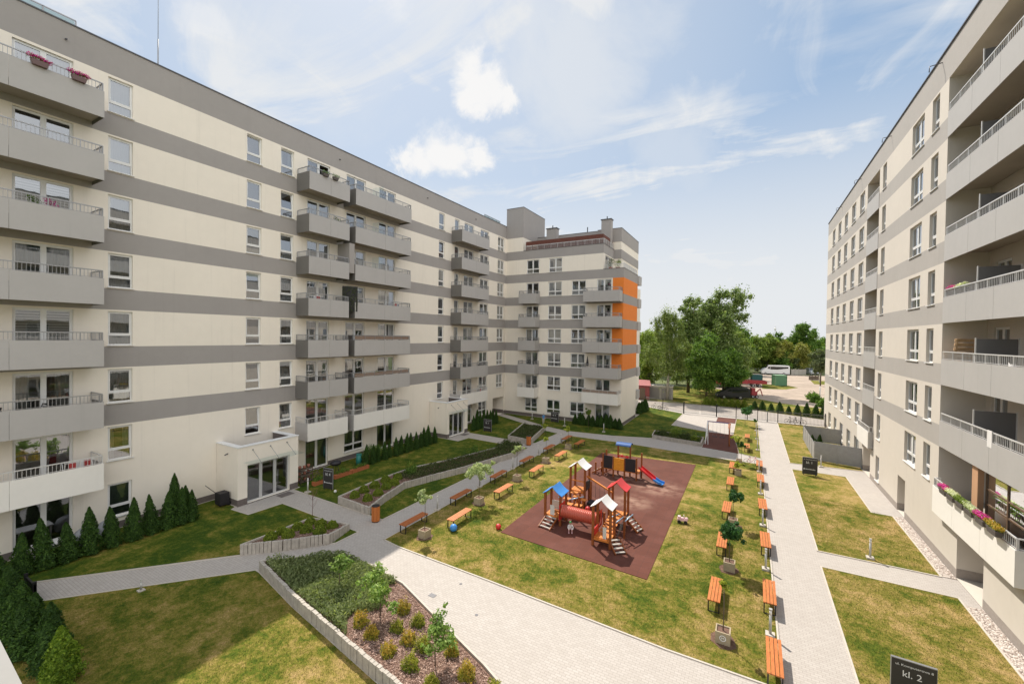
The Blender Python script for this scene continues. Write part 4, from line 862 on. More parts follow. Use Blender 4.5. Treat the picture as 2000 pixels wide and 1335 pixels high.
small_tree(-14.0, 25.9, .42, 2.05, .36, .55, 'varieg', 'young tree with a small yellow green crown between the left benches', 1100, .11)
small_tree(-14.05, 30.8, .42, 1.62, .24, .3, 'lime', 'thin young tree with a sparse lime tuft on the left strip, fourth from the front', 350, .12)
small_tree(-14.1, 35.7, .42, 1.66, .3, .55, 'lime', 'farthest young tree on the left strip with bright yellow leaves', 500, .13)
small_tree(-.59, 15.75, .42, 1.72, .14, .42, 'lime', 'thin sapling with a tiny yellow green tuft beside the nearest inner bench', 260, .09)
small_tree(-.59, 20.75, .42, 1.62, .58, .62, 'robin', 'young tree with a dense dark round crown, nearest in the right rows', 2600, .12)
small_tree(-.6, 25.75, .42, 1.55, .40, .48, 'robin', 'young tree with a smaller dark round crown, second in the right rows', 1500, .12)
small_tree(-.57, 35.65, .42, .55, .32, .45, 'lime', 'low yellow green shrub growing in a box in the right rows', 600, .12)
small_tree(-.72, 38.8, .42, 1.82, .36, .34, 'lime', 'thin tree with a flat yellow crown in the farthest right box', 600, .13)
small_tree(-.42, 38.75, .42, 1.46, .24, .42, 'robin', 'thin tree with a small green crown in the farthest right box', 500, .12)
small_tree(-.3, 56.3, .02, 2.05, .8, .6, 'robin', 'lone young tree with a dark flat crown near the street fence', 1500, .17)
small_tree(.72, 57.6, .02, .8, .2, .5, 'robin', 'knee high young plant at the path edge near the street fence', 160, .14)
small_tree(-15.3, 44.6, .02, 2.3, .35, .7, 'light', 'young green tree in front of the dark hedge at the wing corner', 700, .14)
small_tree(-18.2, 39.7, .0, 1.1, .32, .35, 'lime', 'low lime young tree on the triangle of grass by the far bed', 380, .13)
# bare sapling
t = thing('bare_sapling', 'leafless reddish sapling at the corner of the small mulched bed', 'young tree', (-20.3, 14.5, .3)); g = MB(); g.tube([(0, 0, 0), (.02, 0, .9), (0, .02, 1.5)], [.014, .01, .004], 5)
for k in range(14): a = random.uniform(0, 6.28); z = random.uniform(.35, 1.1); g.tube([(0, 0, z), (.18*math.cos(a), .18*math.sin(a), z+.16), (.26*math.cos(a), .26*math.sin(a), z+.4)], [.005, .004, .002], 4)
g.build('branches', M('red_twigs', (.17, .08, .07), .8), t)
# trees in the big bed
small_tree(-13.59, 10.87, z1f(-13.59, 10.87)-.03, 1.45, .42, .75, 'maple', 'small yellow green tree in the conifer carpet of the foreground bed', 700, .11, .02)
small_tree(-11.1, 10.6, z1f(-11.1, 10.6)-.03, 1.75, .62, 1.35, 'maple', 'tallest young tree of the foreground bed, at the edge of the mulch', 1500, .11, .026)
small_tree(-7.97, 9.8, z1f(-7.97, 9.8)-.03, 1.55, .52, .95, 'maple', 'young leafy tree among the golden shrubs of the foreground bed', 1300, .10, .022)

# ------------------------------------------------------------------ shrubs
def shrub(x, y, z, r, h, key, lab, grp, n=1500, ls=.055, tips=None, rd=1.0):
    t = thing('shrub', lab, 'shrub', (x, y, z), random.uniform(0, 6), grp)
    d = rng.normal(size=(n, 3)); d[:, 2] = np.abs(d[:, 2])*.9+.02; d /= np.linalg.norm(d, axis=1, keepdims=True)
    a = np.arctan2(d[:, 1], d[:, 0]); q = rng.random(4)*6
    lump = 1+rd*(.16*np.sin(a*3+q[0])+.12*np.sin(a*5+d[:, 2]*6+q[1])+.10*np.sin(d[:, 2]*11+a*2+q[2]))
    rad = lump*((.60+.46*rng.random(n)**.8) if rd > .5 else (.84+.2*rng.random(n))); P = d*rad[:, None]*np.array([r, r, h]); N = d*.6+rng.normal(size=(n, 3))*.7
    if tips is None: put(leafmesh('foliage', P, N, rng.uniform(.7, 1.4, n)*ls, LF[key], .5), 'foliage', t)
    else:
        top = (P[:, 2]/h+.25*rng.normal(size=n)+.3*(rad/lump-.8)) > .42
        put(leafmesh('foliage', P, N, rng.uniform(.7, 1.4, n)*ls, [LF[key], LF[tips]], .5, top), 'foliage', t)
    g = MB()
    for k in range(7): e = random.uniform(0, 6.28); g.tube([(0, 0, 0), (r*.35*math.cos(e), r*.35*math.sin(e), h*.45), (r*.6*math.cos(e), r*.6*math.sin(e), h*.8)], [.008, .005, .003], 4)
    g.build('inner_twigs', BARK, t); return t
gold = [(-10.64, 11.25, 'goldshrub'), (-9.71, 11.0, 'yelgreen'), (-10.05, 10.36, 'yelgreen'), (-11.23, 9.85, 'goldshrub'), (-10.46, 9.63, 'goldshrub'), (-9.31, 10.10, 'goldshrub'), (-9.43, 9.35, 'goldshrub'), (-8.72, 10.14, 'yelgreen'), (-7.9, 10.5, 'goldshrub'), (-8.5, 9.31, 'yelgreen'), (-6.95, 9.96, 'goldshrub'), (-7.5, 9.05, 'yelgreen'), (-6.3, 9.35, 'goldshrub'), (-5.9, 9.85, 'yelgreen'), (-5.4, 8.8, 'goldshrub'), (-6.6, 8.7, 'yelgreen')]
for i, (x, y, k) in enumerate(gold):
    w = 'golden orange' if k == 'goldshrub' else 'yellow green'
    shrub(x, y, z1f(x, y)-.04, random.uniform(.20, .26), random.uniform(.34, .46), 'yelgreen' if k == 'goldshrub' else 'ball', '%s shrub in the foreground bark mulch, %s from the conifer carpet' % (w, ORD[i]), 'golden shrubs in bark mulch', 1500, .05, 'goldshrub' if k == 'goldshrub' else 'yelgreen')
for i, (x, y) in enumerate([(-19.5, 11.75), (-19.72, 12.45), (-19.0, 12.3), (-19.62, 13.2), (-18.85, 13.15), (-19.7, 13.95), (-18.1, 13.35), (-18.96, 14.05), (-18.25, 14.15)]):
    shrub(x, y, z2f(x, y)-.05, random.uniform(.27, .33), random.uniform(.36, .44), 'ball', 'round green ball shrub in the small near bed, %s from its near tip' % ORD[i], 'ball shrubs in the small bed', 2600, .055, None, .3)
for i, (x, y) in enumerate([(-20.33, 17.3), (-20.55, 18.2), (-19.35, 17.4), (-20.6, 19.1), (-19.5, 18.35), (-20.8, 20.2), (-19.85, 19.35), (-19.9, 20.1), (-20.5, 21.0)]):
    shrub(x, y, .36, random.uniform(.27, .33), random.uniform(.34, .42), 'ball', 'round ball shrub at the near end of the curving bed, %s from its corner' % ORD[i], 'ball shrubs in the curving bed', 2600, .055, None, .3)
for x, y, r, h, k, lab in [(-20.6, 22.4, .45, .7, 'dark', 'taller dark shrub behind the ball shrubs of the curving bed'), (-18.6, 31.4, .5, .6, 'dullgreen', 'rough shrub near the far tip of the curving bed'), (-18.9, 32.9, .4, .5, 'dullgreen', 'rough shrub at the far tip of the curving bed'), (-19.9, 29.3, .35, .6, 'dark', 'small upright shrub on the lawn edge of the curving bed'),
                           (-7.6, 45.0, .5, .55, 'dullgreen', 'dull shrub at the left end of the low bed by the swing'), (-6.3, 45.2, .65, .95, 'light', 'bright bushy shrub in the middle of the low bed by the swing'), (-5.3, 44.6, .5, .6, 'dullgreen', 'shrub right of the bright bush in the low swing bed'), (-4.5, 44.4, .45, .5, 'ball', 'small yellow green shrub at the right end of the low swing bed')]:
    shrub(x, y, .25, r, h, k, lab, 'loose shrubs in the beds', 1500, .085)
# creeping conifer carpet and covers
def carpet(name, poly, zf, n, key, ls, lab, lift=.22, cond=None):
    xs = [p[0] for p in poly]; ys = [p[1] for p in poly]; P = []; pi = inset(poly, .12)
    while len(P) < n:
        x, y = random.uniform(min(xs), max(xs)), random.uniform(min(ys), max(ys))
        if inside(x, y, pi) and (cond is None or cond(x, y)):
            u = .5+.25*math.sin(x*3.1+1.3*math.sin(y*2.7))+.25*math.sin(y*3.7+1.7*math.sin(x*2.2)); P.append((x, y, zf(x, y)-.04+lift*random.random()**1.5*(.35+u)))
    P = np.array(P); a = rng.uniform(0, 6.28, n); N = np.stack([np.cos(a)*.9, np.sin(a)*.9, rng.uniform(.3, 1.2, n)], 1); o = put(leafmesh(name, P, N, rng.uniform(.6, 1.5, n)*ls, LF[key], .28), name); tag(o, kind='stuff'); return o
cond1 = lambda x, y: x < -11.55+.35*math.sin(y*3)-.25*(y-10)
carpet('creeping_juniper', P1, z1f, 26000, 'juniper', .13, '', .30, cond1)
carpet('ground_cover', P3, lambda x, y: .38, 16000, 'dullgreen', .12, '', .28, lambda x, y: y > 21.3)
carpet('ground_cover', P4, lambda x, y: .43, 9000, 'dullgreen', .13, '', .22); carpet('ground_cover', P5, lambda x, y: .30, 3500, 'dullgreen', .16, '', .3)
# loose chips
def chips(poly, zf, n, cond=None, s=.05):
    xs = [p[0] for p in poly]; ys = [p[1] for p in poly]; P = []; pi = inset(poly, .1)
    while len(P) < n:
        x, y = random.uniform(min(xs), max(xs)), random.uniform(min(ys), max(ys))
        if inside(x, y, pi) and (cond is None or cond(x, y)): P.append((x, y, zf(x, y)-.028+.03*random.random()))
    P = np.array(P); N = np.stack([rng.normal(size=n)*.45, rng.normal(size=n)*.45, np.ones(n)], 1); o = put(leafmesh('bark_chips', P, N, rng.uniform(.5, 1.4, n)*s, CHIP, .35), 'bark_chips'); tag(o, kind='stuff')
chips(P1, z1f, 16000, lambda x, y: not cond1(x-.1, y), .065); chips(P2, z2f, 4500, None, .06); chips(P3, lambda x, y: .40, 4500, lambda x, y: y < 21.4, .06)

# grass blades on the nearer lawns
def f_blade(n, b, P, geo, tc, out):
    a = n.noise(P, .42, 4, .6, .5); a2 = n.noise(P, 1.7, 5, .65, .3); k = n.math('ADD', n.math('MULTIPLY', a, .5), n.math('MULTIPLY', a2, .5))
    k = n.math('ADD', k, n.math('MULTIPLY', n.math('SUBTRACT', geo.outputs['Random Per Island'], .5), .22))
    c = n.ramp(k, [(.36, (.055, .10, .01)), (.48, (.115, .14, .015)), (.58, (.23, .20, .035)), (.72, (.38, .27, .10))]); n.c(c, b.inputs['Base Color']); b.inputs['Roughness'].default_value = .8
BLADE = M('grass_blades', fn=f_blade)
def blades(polys, n, s):
    P = []; tot = sum(len(polys) for _ in [0]); 
    areas = [(max(p[0] for p in q)-min(p[0] for p in q))*(max(p[1] for p in q)-min(p[1] for p in q)) for q in polys]; A = sum(areas)
    for q, ar in zip(polys, areas):
        xs = [p[0] for p in q]; ys = [p[1] for p in q]; m = int(n*ar/A); X = rng.uniform(min(xs), max(xs), m); Y = rng.uniform(min(ys), max(ys), m)
        for x, y in zip(X, Y):
            if inside(x, y, q): P.append((x, y, .022+s*.25))
    P = np.array(P); n = len(P); a = rng.uniform(0, 6.28, n); b = rng.uniform(0, 6.28, n); lean = rng.uniform(.1, .8, n)
    U = np.stack([np.cos(a)*lean, np.sin(a)*lean, np.ones(n)], 1); U /= np.linalg.norm(U, axis=1, keepdims=True); Wd = np.stack([np.cos(b), np.sin(b), np.zeros(n)], 1); L = (rng.uniform(.5, 1.3, n)*s)[:, None]; w = L*.16
    V = np.stack([P-U*L*.3-Wd*w, P-U*L*.3+Wd*w, P+U*L*.8], 1).reshape(-1, 3); me = bpy.data.meshes.new('grass'); me.vertices.add(n*3); me.vertices.foreach_set('co', V.ravel()); me.loops.add(n*3); me.loops.foreach_set('vertex_index', np.arange(n*3)); me.polygons.add(n); me.polygons.foreach_set('loop_start', np.arange(n)*3); me.polygons.foreach_set('loop_total', np.full(n, 3)); me.materials.append(BLADE); me.update(); me.validate()
    tag(put(me, 'grass'), kind='stuff')
blades([[(-22.8, 4.5), (-18, 10.2), (-14.5, 9.5), (-9.1, 8.6), (-5, 8), (-8, 2), (-22, 2)], [(-15.4, 15), (-2.2, 14.4), (1, 14.5), (1, 27), (-3.4, 27), (-3.4, 18), (-11, 18.5), (-11, 27), (-15.4, 27)], [(3.05, 10), (7.3, 10), (7.3, 23.1), (3, 23.1)], [(3.1, 25), (7.3, 25), (7.3, 32), (3.1, 34)]], 230000, .042)

# ------------------------------------------------------------------ thuja rows
for i, (x, y, h) in enumerate([(-25.75, 4.4, 2.0), (-25.7, 5.15, 1.8), (-25.7, 5.85, 2.1), (-25.7, 6.55, 1.75), (-25.7, 7.25, 2.05), (-25.68, 8.0, 1.95), (-25.68, 8.78, 2.0), (-25.7, 9.5, 1.9), (-25.75, 10.2, 2.0), (-26.9, 10.9, 2.3), (-25.8, 10.75, 1.95), (-25.75, 11.2, 1.75), (-26.2, 11.1, 1.9)]):
    thuja(x, y, h, 'dark conical thuja along the terraces of the left block, %s from the left edge' % ORD[i], 'thujas along the left terraces')
for i, (x, y, h, k) in enumerate([(-24.3, 4.3, 1.75, 'thuja'), (-23.5, 4.0, 1.7, 'thuja'), (-22.9, 4.35, 1.6, 'thuja'), (-22.2, 4.0, 1.6, 'thuja'), (-21.4, 4.3, 1.6, 'thuja'), (-20.7, 3.95, 1.6, 'thuja'), (-20.0, 4.25, 1.65, 'thuja'), (-19.3, 3.95, 1.6, 'thuja'), (-18.6, 4.35, 1.75, 'thuja'), (-17.8, 4.15, 1.5, 'thuja'), (-17.0, 4.2, 1.65, 'thuja_sun_tint'), (-16.3, 3.9, 1.35, 'thuja_sun_tint'), (-15.5, 3.6, 1.15, 'thuja_sun_tint')]):
    thuja(x, y, h, ('bright sunlight-coloured' if k == 'thuja_sun_tint' else 'dark bushy')+' thuja in the hedge at the bottom left corner, %s from the left' % ORD[i], 'thujas in the bottom left hedge', k, 1.15)
n_ = 0
for i in range(14):
    x, y = (-25.55+.12*(i % 2), 22.75+i*.62); thuja(x, y, random.uniform(1.4, 1.65), 'slim thuja in the dense hedge between the two porches, %s from the near end' % ORD[i], 'thujas between the two porches', wide=.82)
for i, (x, y, h) in enumerate([(-26.3, 30.3, 1.5), (-26.4, 31.0, 1.5)]): thuja(x, y, h, 'thuja standing behind the far end of the porch hedge, %s of two' % ORD[i], 'thujas between the two porches', wide=.8)
for i, (x, y, h) in enumerate([(-25.3, 37.0, 1.6), (-25.25, 37.6, 1.7), (-25.35, 38.3, 1.95), (-25.45, 39.1, 1.9), (-25.4, 39.8, 1.9), (-25.4, 40.5, 1.75), (-25.4, 41.1, 1.7), (-25.45, 41.8, 1.5), (-26.2, 38.9, 1.9)]):
    thuja(x, y, h, 'slender thuja behind the sign at the far porch, %s from the porch' % ORD[i], 'thujas by the far porch', wide=.8)
for i in range(11): x = -17.5+i*.52; thuja(x, 46.3+.18*(i % 2), random.uniform(1.15, 1.5), 'dark conifer of the hedge below the wing, %s from its left end' % ORD[i], 'hedge below the wing', wide=1.15)
for i, (x, y) in enumerate([(-12.7, 57.3), (-12.6, 58.4), (-12.5, 59.4), (-12.4, 60.4)]): thuja(x, y, 1.7, 'dark conifer behind the wing corner by the street fence, %s from the front' % ORD[i], 'conifers behind the wing corner', wide=1.3)
for i, (x, y, h) in enumerate([(.8, 70.5, 1.15), (1.75, 70.3, 1.25), (2.8, 70.0, 1.0), (3.85, 69.5, 1.3), (4.85, 69.1, 1.0), (5.8, 68.8, 1.25), (6.75, 68.3, 1.55), (7.75, 68.0, 1.5), (8.6, 67.9, 1.6)]):
    thuja(x, y, h*1.15, 'small dark conifer on the verge across the street, %s from the left' % ORD[i], 'conifers on the far verge', wide=1.3)
for i in range(7): thuja(-5.6+i*.85, 71.2, 1.25, 'green hedge shrub across the street left of the conifers, %s from the left' % ORD[i], 'hedge across the street', 'ball', 1.7)
for i, (x, y) in enumerate([(5.6, 48.6), (5.9, 46.9), (6.4, 45.6), (7.2, 46.2), (5.5, 50.2), (6.1, 50.6)]): thuja(x, y, .95, 'small conifer inside the grey slatted enclosure, %s of six' % ORD[i], 'conifers in the enclosure')

# ------------------------------------------------------------------ signs
def text_mesh(s, size, font=None):
    cu = bpy.data.curves.new('lettering', 'FONT'); cu.body = s; cu.size = size; cu.extrude = .0015; cu.align_x = 'LEFT'
    o = bpy.data.objects.new('tmp', cu); col.objects.link(o); bpy.context.view_layer.update(); dg = bpy.context.evaluated_depsgraph_get(); me = bpy.data.meshes.new_from_object(o.evaluated_get(dg)); bpy.data.objects.remove(o); me.materials.clear(); me.materials.append(TXT); return me
def sign(x, y, rz, num, lab, w=.92, h=1.32):
    t = thing('entrance_sign', lab, 'sign', (x, y, .02), rz, 'dark entrance signs'); g = MB(); g.box(0, w, -.03, .03, .08, h); g.box(.06, .12, -.02, .02, -.02, .08); g.box(w-.12, w-.06, -.02, .02, -.02, .08); bd = g.build('board', SIGN, t)
    g = MB(); g.box(-.012, w+.012, -.036, .036, h, h+.02); g.box(-.012, 0, -.036, .036, .08, h); g.box(w, w+.012, -.036, .036, .08, h); g.build('frame', M('sign_frame', (.30, .30, .31), .4, metal=.5), t)
    a = put(text_mesh('ul. Komputerowa 8', .083), 'lettering', bd, loc=(.075, -.034, h-.16), rot=(R_(90), 0, 0)); me = a.data; xs = [v.co.x for v in me.vertices]; a.scale = ((w-.14)/(max(xs)), 1, 1)
    put(text_mesh('kl. '+num, .245), 'lettering', bd, loc=(w*.24, -.034, h-.44), rot=(R_(90), 0, 0))
    g = MB(); z = .42; g.face([(.07, -.034, z), (.15, -.034, z), (.15, -.034, z+.05), (.11, -.034, z+.12), (.07, -.034, z+.05)])
    for k in range(9): x0 = .2+k*.068; g.box(x0, x0+.044, -.036, -.033, z+.01, z+(.075 if k in (0, 4, 7) else .06))
    g.build('logo_strip', TXT, bd)
sign(3.62, 15.45, -.04, '2', 'dark sign reading ul. Komputerowa 8 kl. 2, cut by the lower right picture edge'); sign(3.64, 38.5, -.03, '1', 'dark sign reading kl. 1 on the right lawn before the grey enclosure')
sign(-23.95, 17.9, .12, '4', 'dark sign on the grass beside the near porch', .78, 1.36); sign(-24.3, 37.42, .0, '1', 'dark sign in front of the slender thujas by the far porch', .95, 1.3); sign(-20.35, 45.9, .0, '5', 'dark sign below the ground floor windows of the wing', .95, 1.2)

# ------------------------------------------------------------------ street fence
fence_root = thing('street_fence', 'grey steel bar fence with gates separating the courtyard from the street', 'fence')
def frun(g, a, b, z1=1.45, step=.13, post=True, z0=.12):
    a, b = Vector(a+(0,)), Vector(b+(0,)); L = (b-a).length; n = int(L/step); d = (b-a)/n
    g.bar(a+Vector((0, 0, z1-.1)), b+Vector((0, 0, z1-.1)), .03, .04); g.bar(a+Vector((0, 0, z0+.08)), b+Vector((0, 0, z0+.08)), .03, .04)
    for k in range(1, n): p = a+d*k; g.bar(p+Vector((0, 0, z0)), p+Vector((0, 0, z1)), .024, .024, up=(1, 0, 0))
FM = M('fence_grey', (.20, .20, .20), .5, metal=.3); pts = [(-13.4, 64.7), (-10.6, 62.9), (-7.6, 61.25)]
g = MB()
for a, b in zip(pts[:-1], pts[1:]): frun(g, a, b)
frun(g, (-3.45, 61.1), (1.05, 60.98)); frun(g, (3.15, 60.95), (7.9, 60.9)); g.build('bar_panel', FM, fence_root)
for x, y in pts+[(-3.6, 61.1), (-1.34, 61.05), (-.1, 61.0), (1.04, 60.98), (3.16, 60.95), (5.5, 60.93), (7.85, 60.9)]: g = MB(); s = .045 if x not in (-3.6, -7.6) else .07; g.box(x-s, x+s, y-s, y+s, 0, 1.6); g.build('post', BLACKM, fence_root)
g = MB(); frun(g, (-7.5, 61.2), (-5.6, 61.15)); frun(g, (-5.55, 61.15), (-3.7, 61.1)); g.build('vehicle_gate', FM, fence_root); g = MB(); frun(g, (1.12, 60.98), (2.02, 60.97)); frun(g, (2.12, 60.97), (3.1, 60.96)); g.build('gate', FM, fence_root)
g = MB(); g.box(2.0, 2.14, 60.85, 61.0, 0, 1.25); g.build('entry_panel', M('entry_grey', (.35, .35, .35), .5), fence_root)

# grey slatted enclosure on the right
en = thing('slatted_enclosure', 'grey slatted garden enclosure against the right block', 'fence'); SG = M('grey_board', (.33, .325, .32), .75, var=.12, vscale=4); SGL = M('pale_grey_board', (.42, .41, .40), .7, var=.1, vscale=4)
POSTN = [0]
def boards(name, a, b, h, m, horiz=True):
    g = MB(); a, b = Vector(a+(0,)), Vector(b+(0,)); d = (b-a).normalized(); L = (b-a).length
    if horiz:
        for k in range(int(h/.13)): z = .08+k*.13; g.bar(a+Vector((0, 0, z+.05)), b+Vector((0, 0, z+.05)), .025, .124)
    else:
        for k in range(int(L/.12)): p = a+d*(.06+k*.12); g.bar(p+Vector((0, 0, .06)), p+Vector((0, 0, h)), .085, .02, up=(-d.y, d.x, 0))
    o = g.build(name, m, en); g = MB(); n = max(1, round(L/1.8))
    for k in range(n+1): p = a+(b-a)*k/n+Vector((.004*len(name+str(h))%3*.01, 0, 0)); sz = .07+.006*POSTN[0]; g.bar(p, p+Vector((0, 0, h+.03+.004*POSTN[0])), sz, sz, up=(1, 0, 0))
    POSTN[0] += 1; g.build('posts', m, o)
boards('slat_panel', (4.93, 43.6), (7.88, 42.75), 1.6, SG); boards('slat_panel', (4.93, 43.6), (4.93, 51.9), 1.45, SGL, False); boards('slat_panel', (4.93, 51.9), (7.88, 51.3), 1.45, SG)
g = MB(); g.box(-23.75, -22.65, 4.86, 4.92, .1, .75); g.box(-23.75, -23.68, 4.84, 4.94, 0, .85); g.box(-22.72, -22.65, 4.84, 4.94, 0, .85); tag(g.build('garden_gate', BLACKM), 'low dark gate closing the near end of the diagonal path', 'gate')

# ------------------------------------------------------------------ playground: tower set
PG = thing('climbing_frame', 'timber climbing frame with blue, red and two white roofs and a red tube', 'playground equipment', (0, 0, .045))
def tower(x0, x1, y0, y1, h, plat, roofm, rname, yl=None):
    g = MB(); s = .055
    for x in (x0, x1):
        for y in (y0, y1): g.box(x-s, x+s, y-s, y+s, 0, h)
    g.build('posts', PLAYW, PG); g = MB()
    for k in range(6): a = x0+(x1-x0)*k/6; g.box(a+.01, a+(x1-x0)/6-.005, y0+.02, y1-.02, plat-.04, plat)
    g.box(x0, x1, y0-.025, y0+.03, plat-.14, plat-.041); g.box(x0, x1, y1-.03, y1+.025, plat-.14, plat-.041); g.build('platform', ORW, PG)
    if roofm:
        g = MB(); xm = (x0+x1)/2; e = .12; zr = h+.42; t = .025
        for sx, xa in ((-1, x0-e), (1, x1+e)):
            A = [(xm, y0-e, zr), (xm, y1+e, zr), (xa, y1+e, h+.0), (xa, y0-e, h+.0)]; n_ = 6
            for k in range(n_):
                u0, u1 = k/n_, (k+1)/n_; sg = lambda u: .05*math.sin(u*math.pi)
                p = lambda u, y: (xm+(xa-xm)*u, y, zr+(h-zr)*u-sg(u)); g.face([p(u0, y0-e), p(u0, y1+e), p(u1, y1+e), p(u1, y0-e)], smooth=True); g.face([tuple(Vector(v)-Vector((0, 0, t))) for v in (p(u1, y0-e), p(u1, y1+e), p(u0, y1+e), p(u0, y0-e))], smooth=True)
                for y in (y0-e, y1+e): g.face([p(u0, y), p(u1, y), (p(u1, y)[0], y, p(u1, y)[2]-t), (p(u0, y)[0], y, p(u0, y)[2]-t)])
        g.build('roof', roofm, PG)
        g = MB()
        for y in (y0, y1): g.bar((x0, y, h-.02), (xm, y, zr-.06), .05); g.bar((xm, y, zr-.06), (x1, y, h-.02), .05)
        g.build('roof_beam', PLAYW, PG)
tower(-9.5, -8.62, 20.85, 21.65, 1.62, .48, BLUE, 'b'); tower(-6.45, -5.6, 19.75, 20.45, 1.90, .42, WHT, 'w'); tower(-6.42, -5.57, 22.3, 23.0, 2.0, .62, RED, 'r'); tower(-9.25, -8.35, 23.9, 24.7, 2.24, .9, WHT, 'w')
def panel(g, x0, x1, y, z0, z1): g.box(x0, x1, y-.012, y+.012, z0, z1)
for q_ in ((-9.42, -8.7, 21.6, .55, 1.0), (-9.2, -8.95, 20.83, .5, 1.02), (-5.95, -5.78, 19.72, .45, 1.0)): g = MB(); panel(g, *q_); g.build('clear_panel', M('clear_panel', (.62, .62, .58), .3), PG)
g = MB(); n = 20; pts = []; rr = []
for k in range(n*4+1): u = k/(n*4); pts.append((-8.5+u*1.98, 20.95-.08*u-(.35*u if u > .0 else 0)*.0, .80)); rr.append((.325, .325, .285, .285)[k % 4])
g.tube(pts, rr, 22, caps=False); g.build('crawl_tube', TUBE, PG)
for xx in (-8.56, -6.5):
    g = MB()
    for k in range(16):
        a, b = 2*math.pi*k/16, 2*math.pi*(k+1)/16; y, z = 20.93, .8; f = lambda t, r: (xx, y+r*math.cos(t), z+r*math.sin(t)); sq = lambda t: .42/max(abs(math.cos(t)), abs(math.sin(t)))
        g.face([f(a, .31), f(b, .31), f(b, sq(b)), f(a, sq(a))])
    g.build('tube_flange', RED, PG)
def steps(p, q, w, n, name='ladder'):
    g = MB(); p, q = Vector(p), Vector(q); d = (q-p); s = Vector((-d.y, d.x, 0)).normalized()*w/2
    g.bar(p+s, q+s, .05, .09); g.bar(p-s, q-s, .05, .09); g.build(name, PLAYW, PG); g = MB()
    for k in range(n): c = p+d*(k+.5)/n; g.bar(c-s*.95, c+s*.95, .10, .03)
    g.build('rungs', M('grey_rungs', (.42, .38, .34), .6), PG)
steps((-9.06, 20.8, .46), (-9.2, 20.05, .04), .7, 4); steps((-5.52, 20.1, .42), (-5.0, 19.5, .03), .55, 4); steps((-5.5, 22.6, .6), (-4.75, 22.35, .03), .55, 5)
g = MB()
for (a, b) in (((-8.5, 21.75, 1.12), (-7.85, 22.35, 1.22)), ((-9.2, 21.9, 1.05), (-8.8, 22.5, 1.15)), ((-5.95, 20.75, 1.05), (-5.6, 21.35, 1.12)), ((-5.2, 20.9, 1.0), (-5.0, 21.7, 1.1)), ((-5.6, 20.5, .95), (-5.35, 21.3, 1.05))): g = MB(); g.tube([a, b], .03, 8); g.build('handrail', M('steel_blue_rail', (.30, .42, .55), .35, metal=.4), PG)
g = MB()
for k, (x, y, z) in enumerate(((-9.0, 21.95, .5), (-8.75, 22.45, .62), (-9.05, 22.9, .72), (-8.6, 23.3, .8), (-8.9, 23.65, .86), (-8.4, 22.0, .5), (-8.25, 22.6, .6), (-8.2, 23.2, .72))): g = MB(); g.box(x-.2, x+.2, y-.16, y+.16, z-.03, z); g.box(x-.04, x+.04, y-.04, y+.04, 0, z-.03); g.build('stepping_board', ORW, PG)
g = MB()
for k in range(5): y = 20.65+k*.34; g.box(-6.35, -5.7, y-.13, y+.13, .42+.04*k, .45+.04*k)
g.build('plank_bridge', ORW, PG)
g = MB()
for (x, y, h) in ((-8.0, 22.0, 1.3), (-8.35, 23.1, 1.15), (-6.0, 21.2, 1.2), (-5.3, 21.2, 1.1), (-6.4, 21.4, 1.0), (-7.95, 23.85, 1.6)): g.box(x-.045, x+.045, y-.045, y+.045, 0, h)
g.build('posts', PLAYW, PG)
g = MB(); g.bar((-8.35, 24.3, 1.72), (-6.4, 22.75, 1.62), .08); g.bar((-9.2, 23.88, 1.5), (-8.4, 23.88, 1.5), .05); g.build('swing_beam', ORW, PG)
ROPE = M('dark_rope', (.10, .09, .085), .9)
g = MB()
for k in range(5): x = -8.0+k*.35; y = 24.0-k*.28; g.tube([(x, y, 1.66), (x+.03, y, .75)], .009, 5)
for k in range(7): z = .8+k*.1; g.tube([(-8.0, 24.0, z), (-6.6, 22.88, z-.03)], .009, 5)
g.build('climbing_rope', ROPE, PG); g = MB()
for k in range(6): y = 20.6+k*.3; g.tube([(-5.55, y, .15), (-5.35, y+.1, .95)], .009, 5)
for k in range(5): z = .2+k*.17; g.tube([(-5.54+.05*k, 20.55, z), (-5.54+.05*k, 22.25, z)], .009, 5)
g.build('rope_net', ROPE, PG)
g = MB(); g.box(-8.35, -8.28, 23.95, 24.65, .95, 1.45); g.box(-7.95, -7.35, 23.1, 23.7, .5, .62); g.build('dark_net_seat', BOARD, PG)
g = MB(); g.blob((-7.75, 22.75, .42), .15, 10, 7); g.box(-7.95, -7.6, 22.6, 22.9, .22, .32); g.build('red_seat', RED, PG); g = MB(); g.box(-6.42, -6.38, 19.8, 20.4, .45, .8); g.build('side_panel', RED, PG)

# ------------------------------------------------------------------ playground: slide set
PS = thing('slide_set', 'low timber play structure with two blackboards, dark blue roof and red and blue slide', 'playground equipment', (0, 0, .045))
g = MB(); s = .05
for x, y, h in ((-9.18, 30.2, 1.6), (-8.42, 30.2, 1.5), (-7.62, 30.2, 1.5), (-6.78, 30.2, 1.6), (-9.18, 31.0, 1.7), (-8.3, 31.0, 2.25), (-7.42, 31.0, 2.25), (-6.6, 31.0, 1.8), (-9.75, 30.25, .85), (-9.5, 30.9, .8)): g.box(x-s, x+s, y-s, y+s, 0, h)
g.bar((-9.18, 30.2, .15), (-8.42, 30.2, .6), .05); g.build('posts', PLAYW, PS)
g = MB(); g.box(-9.2, -6.6, 30.15, 31.05, .52, .58); g.build('platform', ORW, PS)
for q_ in ((-9.12, -8.48), (-7.56, -6.84)): g = MB(); g.box(q_[0], q_[1], 30.13, 30.16, .58, 1.5); g.build('blackboard', BOARD, PS)
g = MB()
